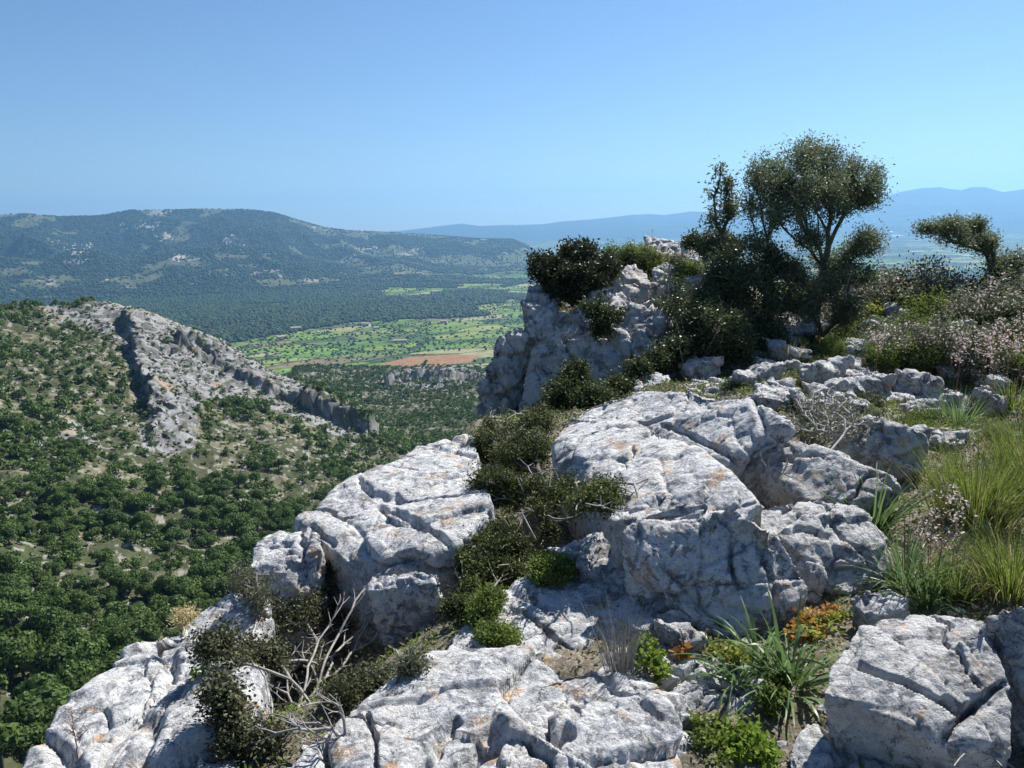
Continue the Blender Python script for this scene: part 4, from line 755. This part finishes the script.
# stalks
stalk('dry_stalk', 'tall reddish stalk with pink flower heads in front of the tussock', 'flower stalk', GA(936, 604), .52, 110, nfl=110, fl=.014, stem=M_redst, top=.5, spread=.14)
stalk('dry_stalk', 'second stalk with pink flower heads just right of the tall reddish one', 'flower stalk', GA(950, 600), .50, 111, nfl=80, fl=.014, stem=M_dry, top=.4, spread=.14)
stalk('dry_stalk', 'short stalk with washed out pink flowers by the flat stone', 'flower stalk', GA(925, 590), .40, 112, nfl=70, fl=.012, stem=M_redst, top=.5, spread=.16)
stalk('pink_flower_stalk', 'reddish succulent stalk with pink flowers in the bottom left corner', 'flower stalk', surf_at(78, 758), .20, 113, nfl=120, fl=.009, stem=M_redst, top=.75, spread=.2)
for i, (px, py, h) in enumerate([(955, 408, .75), (990, 415, .95), (1003, 418, 1.0), (875, 385, .6), (1016, 400, .8), (980, 400, .7)]):
    stalk('asphodel_stalk', 'tall asphodel stalk with faded pink heads standing above the rocks on the right', 'flower stalk', GA(px, py), h, 120+i, nfl=130, fl=.022, stem=M_redst, top=.4, spread=.16, r=.004, group='asphodel stalks on the right of the crest')
for i, (px, py, h, lab) in enumerate([(738, 470, .28, 'green shoot at the end of the crack behind the boulder'), (652, 262, .5, 'bare pinkish stalk on the skyline above the outcrop'), (612, 258, .5, 'bare pinkish stalk right of the outcrop bush')]):
    stalk('dry_stalk', lab, 'flower stalk', GA(px, py), h, 140+i, nfl=50, fl=.016, top=.5)
# leafy plants
def leafy(name, label, base, lobes, n, L, W, mat, seed, stem=None):
    return bush(name, label, 'plant', base, lobes, nt=n, leaves=6, L=L, W=W, clump=.012, leaf=mat, seed=seed, wood=stem or M_grn, r_tip=.0016, step=.04, shell=.2, foliage='leaves', wname='stems', up=.5, auto=True)
leafy('leafy_plant', 'bright yellow green leafy plant beside the dead grass clump', (654, 682, 2.95), [(652, 660, 3.05, 14, 12), (648, 645, 3.1, 8, 12), (664, 672, 3.0, 10, 6)], 90, .021, .016, M_lily, 150)
leafy('leafy_plant', 'bright leafy plant along the bottom edge between the rocks', (745, 764, 2.45), [(738, 744, 2.55, 26, 12), (760, 752, 2.5, 18, 10), (730, 756, 2.5, 18, 8), (752, 732, 2.6, 12, 8)], 220, .022, .017, M_lily, 151)
leafy('leafy_plant', 'low green leaves covering the soil left of the bright leafy plant at the bottom edge', (712, 752, 2.5), [(704, 742, 2.55, 16, 9), (722, 728, 2.65, 14, 8), (696, 722, 2.7, 10, 7), (716, 764, 2.45, 16, 8)], 150, .018, .013, M_grn, 160)
leafy('leafy_plant', 'small yellow green leaves behind the leek like leaves', (742, 668, 2.95), [(735, 654, 3.05, 16, 7), (752, 662, 3.0, 12, 7), (716, 648, 3.1, 10, 5)], 90, .017, .012, M_yellow, 161)
leafy('leafy_plant', 'mixed green leaves filling the gap right of the small rounded grey stone', (645, 655, 3.1), [(640, 645, 3.15, 12, 6), (628, 655, 3.1, 10, 5)], 60, .016, .012, M_grn, 162)
tuft('blade_plant', 'thin curved green blades lying over the low flat grey rock', 'plant', surf_at(735, 682), 40, .26, .011, M_blade, 163, droop=2.3, spread=1.3, r0=.04, seg=8)
leafy('leafy_plant', 'green leafy stems climbing between the leek like leaves and the flat rock', (775, 722, 2.75), [(772, 700, 2.85, 14, 16), (780, 680, 2.9, 12, 12)], 80, .026, .018, M_grn, 152)
leafy('rusty_plant', 'rusty orange leaf tuft under the front edge of the big boulder', (674, 646, 3.15), [(668, 638, 3.2, 7, 5), (682, 650, 3.15, 9, 5)], 16, .032, .022, M_rust, 153)
leafy('rusty_plant', 'small orange leaves right of the rusty tuft', (702, 645, 3.15), [(700, 640, 3.2, 6, 5)], 10, .026, .02, M_rust, 154)
leafy('rusty_plant', 'carpet of orange and red leaves between the big boulder and the leek like leaves', (812, 636, 3.1), [(808, 622, 3.2, 22, 8), (830, 612, 3.3, 14, 6), (800, 634, 3.1, 16, 6)], 90, .022, .016, M_rust, 155)
leafy('leafy_plant', 'yellow green leaves mixed into the orange carpet', (822, 640, 3.05), [(812, 628, 3.1, 20, 8), (836, 618, 3.2, 14, 6)], 50, .022, .016, M_yellow, 156)
leafy('leafy_plant', 'tiny bright green plant growing in the crack of the bottom left slab', (196, 678, 3.3), [(195, 672, 3.25, 5, 5), (206, 668, 3.28, 4, 6)], 18, .018, .014, M_lily, 157)
bush('straw_bush', 'golden dry tuft behind the bottom left slab on the lip of the drop', 'dead grass', PY(186, 640, 3.5), [(182, 620, 3.6, 7, 9), (190, 614, 3.65, 6, 6)], nt=60, leaves=12, L=.02, W=.006, clump=.02, leaf=M_straw, wood=M_straw, rmax=.0025, r_tip=.001, seed=158, step=.04)
# ------------------------------------------------------------------ ground cover and gravel
def cover(name, label, n, L, W, mat, thr, seed, hmax, x0=-1.5, x1=9, y0=1.3, y1=13.6):
    rng = np.random.default_rng(seed); y = y0+(y1-y0)*rng.random(n)**.75; x = np.interp(y, EDGE[:, 1], EDGE[:, 0])+rng.random(n)*(x1+1); k = fbm(n2(x, y, .5, seed), 3) > thr; x, y = x[k], y[k]
    z = height(x, y)+hmax*rng.random(len(x))**2; cen = np.stack([x, y, z], 1); s = (.6+.12*y)
    v, q = leaf_quads(cen, L*s, W*s, rng); o = mesh_np(name, v, q, mat, origin=(0, 4, 0)); tag(o, label, kind='stuff')
cover('ground_cover', 'low green herbs covering the soil between the rocks', 150000, .026, .012, M_grn, -.15, 200, .06)
cover('near_herbs', 'small green seedlings in the soil of the near gaps', 90000, .016, .009, M_grn, .0, 206, .03, y1=6)
cover('dry_leaves', 'brown dead leaves lying in the near gaps', 60000, .02, .009, M_dry, -.1, 207, .012, y1=6)
cover('dry_litter', 'dry straw coloured litter on the soil between the rocks', 70000, .03, .008, M_straw, -.15, 201, .02)
cover('scrubby_cover', 'dull grey green herbs between the stones', 90000, .026, .009, M_heath, -.1, 205, .07)
cover('grey_litter', 'grey dead twigs and leaves lying on the soil', 60000, .035, .006, M_dead, -.2, 202, .02)
rng = np.random.default_rng(300); n = 5000; ico = bmesh.new(); bmesh.ops.create_icosphere(ico, subdivisions=1, radius=1); IV = np.array([v.co[:] for v in ico.verts]); IF = np.array([[v.index for v in f.verts] for f in ico.faces]); ico.free()
def blobs(name, label, cen, size, mat, rng, squash=(1, 1, .7), kind='stuff', smooth=False, rough=.35, origin=(0, 0, 0), category=None, group=None, parent=None):
    n = len(cen); v = IV[None]*(1+rough*(rng.random((n, len(IV), 1))-.5)*2)*np.asarray(size)[:, None, None]*np.array(squash)*(1+.3*(rng.random((n, 1, 3))-.5)); a = rng.random(n)*6.28; c, s = np.cos(a)[:, None], np.sin(a)[:, None]
    v = np.stack([v[..., 0]*c-v[..., 1]*s, v[..., 0]*s+v[..., 1]*c, v[..., 2]], -1)+cen[:, None]; f = (np.arange(n)[:, None, None]*len(IV)+IF[None]).reshape(-1, 3)
    o = mesh_np(name, v.reshape(-1, 3), f, mat, origin=origin, smooth=smooth, parent=parent)
    if parent is None: tag(o, label, category, group, kind)
    return o
y = 1.3+12*rng.random(n)**.8; x = np.interp(y, EDGE[:, 1], EDGE[:, 0])+rng.random(n)*9; z = height(x, y)
blobs('gravel', 'grey limestone gravel scattered on the soil', np.stack([x, y, z], 1), .006+.028*rng.random(n)**3*(.6+.15*y), M_rock2, rng)
# loose stones: a few shapes, copied
SG = 'loose limestone stones among the scrub'; SL = 'loose grey limestone stone lying among low plants'
protos = [rock(SL, [(690+i, 560, 0), (705, 545+i, .02), (730, 545, .04), (742, 560, .02), (728, 572, -.04), (700, 574, -.05), (716-i*2, 558, .09)], drop=.02, shrink=.8, amp=1.4, mat=M_rock2, group=SG) for i in range(4)]
spots = [(rg.uniform(760, 1010), rg.uniform(315, 420)) for _ in range(46)]+[(rg.uniform(690, 860), rg.uniform(365, 420)) for _ in range(18)]+[(rg.uniform(840, 960), rg.uniform(440, 480)) for _ in range(8)]+[(rg.uniform(640, 760), rg.uniform(250, 300)) for _ in range(12)]+[(rg.uniform(640, 720), rg.uniform(628, 650)) for _ in range(4)]
for i, (px, py) in enumerate(spots):
    o = protos[i] if i < 4 else protos[i % 4].copy()
    if i >= 4: C.objects.link(o)
    p = ground_at(px, py); o.location = p-np.array([0, 0, .03]); o.rotation_euler = (0, 0, rg.random()*6.28); s = (.25+.13*p[1])*(.5+.9*rg.random()); o.scale = (s, s*(.8+.5*rg.random()), s*(.8+.5*rg.random()))
# ------------------------------------------------------------------ trees on the valley side
def crown_template(rng, nq, size=.30):
    k = 7; lc = rng.normal(size=(k, 3))*np.array([.42, .42, .24]); lr = .42+.22*rng.random(k); j = rng.integers(0, k, nq)
    u = unit(rng.normal(size=(nq, 3))); u[:, 2] = np.where(u[:, 2] < -.25, -u[:, 2], u[:, 2]); cen = lc[j]+u*(lr[j]*(.72+.33*rng.random(nq)))[:, None]*np.array([1, 1, .8])
    s1 = unit(np.cross(u+.5*rng.normal(size=(nq, 3)), rng.normal(size=(nq, 3)))); s2 = unit(np.cross(u+.4*rng.normal(size=(nq, 3)), s1)); w = size*(.6+.7*rng.random(nq))[:, None]
    return np.stack([cen-s1*w*.5, cen-s2*w*.4, cen+s1*w*.5, cen+s2*w*.4], 1), lc, lr
def core(lc, lr, k=.74):
    v = (IV[None]*lr[:, None, None]*k*np.array([1, 1, .8])+lc[:, None]).reshape(-1, 3); f = (np.arange(len(lc))[:, None, None]*len(IV)+IF[None]).reshape(-1, 3); return v, f
rng = np.random.default_rng(400)
LIP = [(-50, 800), (25, 768), (130, 655), (240, 598), (300, 522), (340, 485), (470, 434), (486, 400), (500, 340), (522, 284), (540, 250), (700, 200), (1100, 200)]
def candidates(n, r0, r1, a0=-47, a1=6):
    r = np.sqrt(r0*r0+(r1*r1-r0*r0)*rng.random(n)); a = np.radians(a0+(a1-a0)*rng.random(n)); return r*np.sin(a), r*np.cos(a), r, a
x, y, r, a = candidates(46000, 60, 1180)
keep_p = np.where(r < 330, 1, np.where(r < 620, .8, .7))
z = height(x, y); px, py = project(np.stack([x, y, z], 1)); nz = fbm(n2(x, y, 45, 60), 3)
rockm = inpoly(px, py, SPUR) & (r < 620); hillm = inpoly(px, py, HILLR)
open_ = sstep(150, 330, px)*sstep(400, 560, py)*0+np.where((px > 150) & (px < 400) & (py > 370) & (py < 560), .08, 0)
p = np.clip(.82+nz*1.0+.5*fbm(n2(x, y, 14, 66), 2)-open_, .05, 1)*keep_p*np.where(r < 230, 1, .9); p = np.where(r < 270, np.clip(.85+nz*.6, .3, 1), p); p = np.where(rockm, .30, p); p = np.where(hillm, .3, p)
ok = (rng.random(len(x)) < p) & (py > 285); x, y, z, r, px, py, rockm = [q[ok] for q in (x, y, z, r, px, py, rockm)]
big = np.clip(1.0+.5*fbm(n2(x, y, 60, 61), 2), .5, 1.6)*np.where(r < 200, 1.0, .82); rad = (1.45+1.35*rng.random(len(x))**1.3)*big*np.interp(r, [0, 180, 300, 420], [1.75, 1.65, 1.25, 1.1]); rad = np.where(rockm, rad*.5, rad)
vis = (px > -30) & (px < 505) & (py < np.interp(px, [q[0] for q in LIP], [q[1] for q in LIP])+25)
order = np.argsort(r/np.maximum(rad, .1)); ind = [i for i in order if vis[i] and px[i] > 0 and py[i] < 775][:300]
isind = np.zeros(len(x), bool); isind[ind] = True
PG = 'pine trees on the slope below the ridge'; PL_ = 'dense green pine on the nearest part of the slope below the ridge'
pines = []
for k in range(7):
    tq, lc, lr = crown_template(rng, 1500, .17); root = empty('pine_tree', (0, 0, 0), PL_, 'tree', PG)
    off = np.array([0, 0, .85]); mesh_np('crown', tq.reshape(-1, 3)*np.array([1, 1, 1.05])+off, np.arange(6000).reshape(-1, 4), M_pine, parent=root)
    sg = [[0, 0, -.3, .09, .03, .02, .9, .07]]+[[.03, .02, .5+.1*i, .05, *(c*.7+off), .02] for i, c in enumerate(lc[:5])]; tubes_np('trunk', sg, M_bark, (0, 0, 0), root); pines.append(root)
for n_, i in enumerate(ind):
    o = pines[n_] if n_ < 7 else copy_tree(pines[n_ % 7]); s = rad[i]; o.location = (x[i], y[i], z[i]-.15*s); o.rotation_euler = (0, 0, rng.random()*6.28); o.scale = (s, s, s*(.9+.35*rng.random()))
def wood(name, label, sel, nq, size, mat, cores=True):
    idx = np.where(sel)[0]
    if not len(idx): return
    T = [crown_template(rng, nq, size) for _ in range(12)]; V = []; Q = []; off = 0
    for k in range(12):
        ii = idx[k::12]; m = len(ii); tq = T[k][0]; ang = rng.random(m)*6.28; c, s = np.cos(ang)[:, None], np.sin(ang)[:, None]; t = tq.reshape(-1, 3)
        t = t[None]; X = t[..., 0]*c-t[..., 1]*s; Y_ = t[..., 0]*s+t[..., 1]*c; Z = t[..., 2]*(1+.2*rng.random((m, 1)))+.5
        v = np.stack([X, Y_, Z], -1)*rad[ii][:, None, None]+np.stack([x[ii], y[ii], z[ii]], 1)[:, None]; V.append(v.reshape(-1, 3)); Q.append(np.arange(m*nq*4).reshape(-1, 4)+off); off += m*nq*4
    tag(mesh_np(name, np.concatenate(V), np.concatenate(Q), mat, origin=(-100, 300, -80)), label, kind='stuff')
rest = ~isind
wood('pine_wood', 'continuous pine wood and scrub on the lower valley side', rest & (r < 330), 170, .34, M_pine)
wood('slope_wood', 'scattered dark trees over the opposite spur', rest & (r >= 330) & (r < 640), 60, .55, M_pine)
wood('hill_wood', 'scattered dark trees on the low hill beyond the spur', rest & (r >= 640), 34, .75, M_pine)
# low shrubs of the open slope
sx, sy, sr, sa = candidates(42000, 90, 1000); sz = height(sx, sy); ok = fbm(n2(sx, sy, 12, 62), 2) > -.25; sx, sy, sz, sr = sx[ok], sy[ok], sz[ok], sr[ok]
blobs('slope_scrub', 'low grey green scrub dotted over the open valley side', np.stack([sx, sy, sz+.1], 1), .35+.75*rng.random(len(sx))**2, leaf_mat('slope_scrub_leaf', (.04, .065, .028), (.11, .135, .06), .1, .4), rng, origin=(-100, 300, -80), rough=.5)
# loose limestone lumps on the spur
sx, sy, sr, sa = candidates(36000, 330, 1000, -40, 0); spx, spy = project(np.stack([sx, sy, height(sx, sy, False)], 1)); ok = (inpoly(spx, spy, SPUR) & (sr < 600) & (rng.random(len(sx)) < .6)) | inpoly(spx, spy, HILLR) | (rng.random(len(sx)) < .04); sx, sy, sr = sx[ok], sy[ok], sr[ok]
blobs('scree', 'pale limestone rubble over the crest of the opposite spur', np.stack([sx, sy, height(sx, sy)], 1), .2+1.1*rng.random(len(sx))**3, M_crag, rng, origin=(-100, 400, -60), rough=.55)
# ------------------------------------------------------------------ woodland and orchards on the plain
n = 175000; x, y, r, a = candidates(n, 1600, 5900, -40, 14); P = np.stack([x, y, np.full(n, ZP)], 1); col, wd = fields_color(x, y, r, a); z = height(x, y); up = z > ZP+16
pick = (wd & ~up) | (up & (rng.random(n) < np.where(fbm(n2(x, y, 330, 23), 4) > .25, .12, .75))) | (~wd & ~up & (rng.random(n) < .05)); ok = pick & (rng.random(n) < np.where(r < 3300, 1, .75)); x, y, z, r, wd, up = [q[ok] for q in (x, y, z, r, wd, up)]
blobs('woodland', 'dark band of pine woodland across the valley plain', np.stack([x, y, z+2.2], 1), (3.0+3.6*rng.random(len(x)))*np.where(wd | up, 1, .6)*np.where(r > 3600, 1.15, 1), M_pine2, rng, origin=(-800, 2600, ZP), squash=(1, 1, .85), smooth=True, rough=.3)
# orchard rows
ca, sa_ = math.cos(.5), math.sin(.5); gu, gv = np.meshgrid(np.arange(-2400, 2600, 13.), np.arange(300, 3600, 15.)); gu = gu.ravel(); gv = gv.ravel(); gu = gu+rng.normal(size=gu.shape)*2.2; gv = gv+rng.normal(size=gv.shape)*2.2
x = gu*ca-gv*sa_; y = gu*sa_+gv*ca; r = np.hypot(x, y); a = np.arctan2(x, y); ok = (r > 1330) & (r < 3000) & (a > -.62) & (a < .1); x, y, r, a = x[ok], y[ok], r[ok], a[ok]
_, wd = fields_color(x, y, r, a); dens = worley(np.stack([x/110, y/70, np.full(len(x), 3.3)], 1))[0] % 10/10.; px, py = project(np.stack([x, y, np.full(len(x), ZP)], 1))
ok = ~wd & (rng.random(len(x)) < np.clip(dens*1.0-.12, 0, .85)) & ~inpoly(px, py, BROWN) & (height(x, y, False) < ZP+6); x, y, r, px, py = x[ok], y[ok], r[ok], px[ok], py[ok]; z = height(x, y)
o_ = np.argsort(r); vis = (px > 236) & (px < 520) & (py > 318); ind = [i for i in o_ if vis[i]][:300]; isind = np.zeros(len(x), bool); isind[ind] = True; sz = 1.9+2.4*rng.random(len(x))**1.5
M_orch = leaf_mat('orchard_leaf', (.04, .075, .025), (.09, .14, .045), .15, .05, .6)
op = []
for k in range(5):
    b = blobs('orchard_tree', 'round orchard tree dotted in the nearest bright green fields of the plain', np.array([[0, 0, .7], [.35, .1, .6], [-.3, .2, .65], [0, -.35, .6]]), np.array([.75, .55, .55, .5]), M_orch, rng, kind='thing', category='tree', group='orchard trees in the nearest fields of the plain', smooth=True); op.append(b)
for n_, i in enumerate(ind):
    o = op[n_] if n_ < 5 else op[n_ % 5].copy()
    if n_ >= 5: C.objects.link(o)
    s = sz[i]; o.location = (x[i], y[i], z[i]-.2); o.rotation_euler = (0, 0, rng.random()*6.28); o.scale = (s, s, s)
rs_ = ~isind; blobs('orchards', 'rows of small orchard trees across the farther fields', np.stack([x, y, z+1.2], 1)[rs_], sz[rs_], M_orch, rng, origin=(-300, 2000, ZP), smooth=True)
# ------------------------------------------------------------------ farmhouses
M_wall = plain_mat('limewashed_wall', (.55, .50, .42), (.66, .61, .53), .8, bump=.1); M_roof = plain_mat('clay_tiles', (.30, .19, .13), (.42, .29, .21), 1.2, bump=.2, bd=.05); M_win = plain_mat('dark_window', (.03, .03, .035), (.05, .05, .05), 1)
def box(x0, x1, y0, y1, z0, z1): return np.array([(a, b, c) for c in (z0, z1) for b in (y0, y1) for a in (x0, x1)], float), np.array([(0, 2, 3, 1), (4, 5, 7, 6), (0, 1, 5, 4), (2, 6, 7, 3), (0, 4, 6, 2), (1, 3, 7, 5)])
def house(label, px, py, W, D, Hh, rz, group=None):
    d = ray(px, py); p = CAM+d*((ZP+2-CAM[2])/d[2]); p[2] = height(p[:1], p[1:2])[0]; root = empty('farmhouse', p, label, 'house', group); root.rotation_euler = (0, 0, rz)
    v, q = box(-W/2, W/2, -D/2, D/2, -1, Hh); mesh_np('wall', v, q, M_wall, parent=root)
    rv = np.array([(-W/2-.5, -D/2-.6, Hh+.02), (W/2+.5, -D/2-.6, Hh+.02), (W/2+.5, D/2+.6, Hh+.02), (-W/2-.5, D/2+.6, Hh+.02), (-W/2-.5, 0, Hh+D*.24), (W/2+.5, 0, Hh+D*.24)])
    mesh_np('roof', rv, [(0, 1, 5, 4), (2, 3, 4, 5), (0, 3, 2, 1), (0, 4, 3, 3), (1, 2, 5, 5)], M_roof, parent=root)
    for k in range(3):
        v, q = box(-W/3+k*W/3-.6, -W/3+k*W/3+.6, -D/2-.12, -D/2+.05, Hh*.4, Hh*.4+1.6); mesh_np('window', v, q, M_win, parent=root)
HS = [('pale farmhouse left of the reddish one at the near edge of the dark wood', 296, 329, 26, 11, 6, .2), ('reddish roofed farmhouse at the near edge of the dark wood', 366, 325, 22, 12, 7, -.3), ('low shed beside the reddish roofed farmhouse', 376, 328, 14, 9, 4, .4), ('farmhouse alone at the left end of the green fields', 281, 338, 18, 10, 6, .6), ('long low farm building among orchard trees in the fields', 400, 341, 30, 9, 4, .1), ('white farm building in the right of the green fields', 444, 322, 20, 10, 5, -.2),
      ('white house in a clearing of the dark wood', 435, 293, 24, 14, 8, .3), ('leftmost white house of the hamlet at the foot of the range', 370, 269, 34, 20, 11, .1), ('tall white house in the middle of the hamlet at the foot of the range', 376, 268, 26, 22, 16, -.2), ('small house of the hamlet at the foot of the range', 362, 271, 26, 16, 9, .5), ('long pale building below the hamlet', 400, 281, 50, 16, 8, .1), ('pale building right of the long one below the hamlet', 420, 279, 34, 16, 8, -.4), ('white barn far right in the clearings below the range', 462, 289, 36, 14, 8, .2), ('white house on the foot of the dark hill above the clearings', 484, 261, 40, 18, 10, .1)]
for h in HS: house(*h)
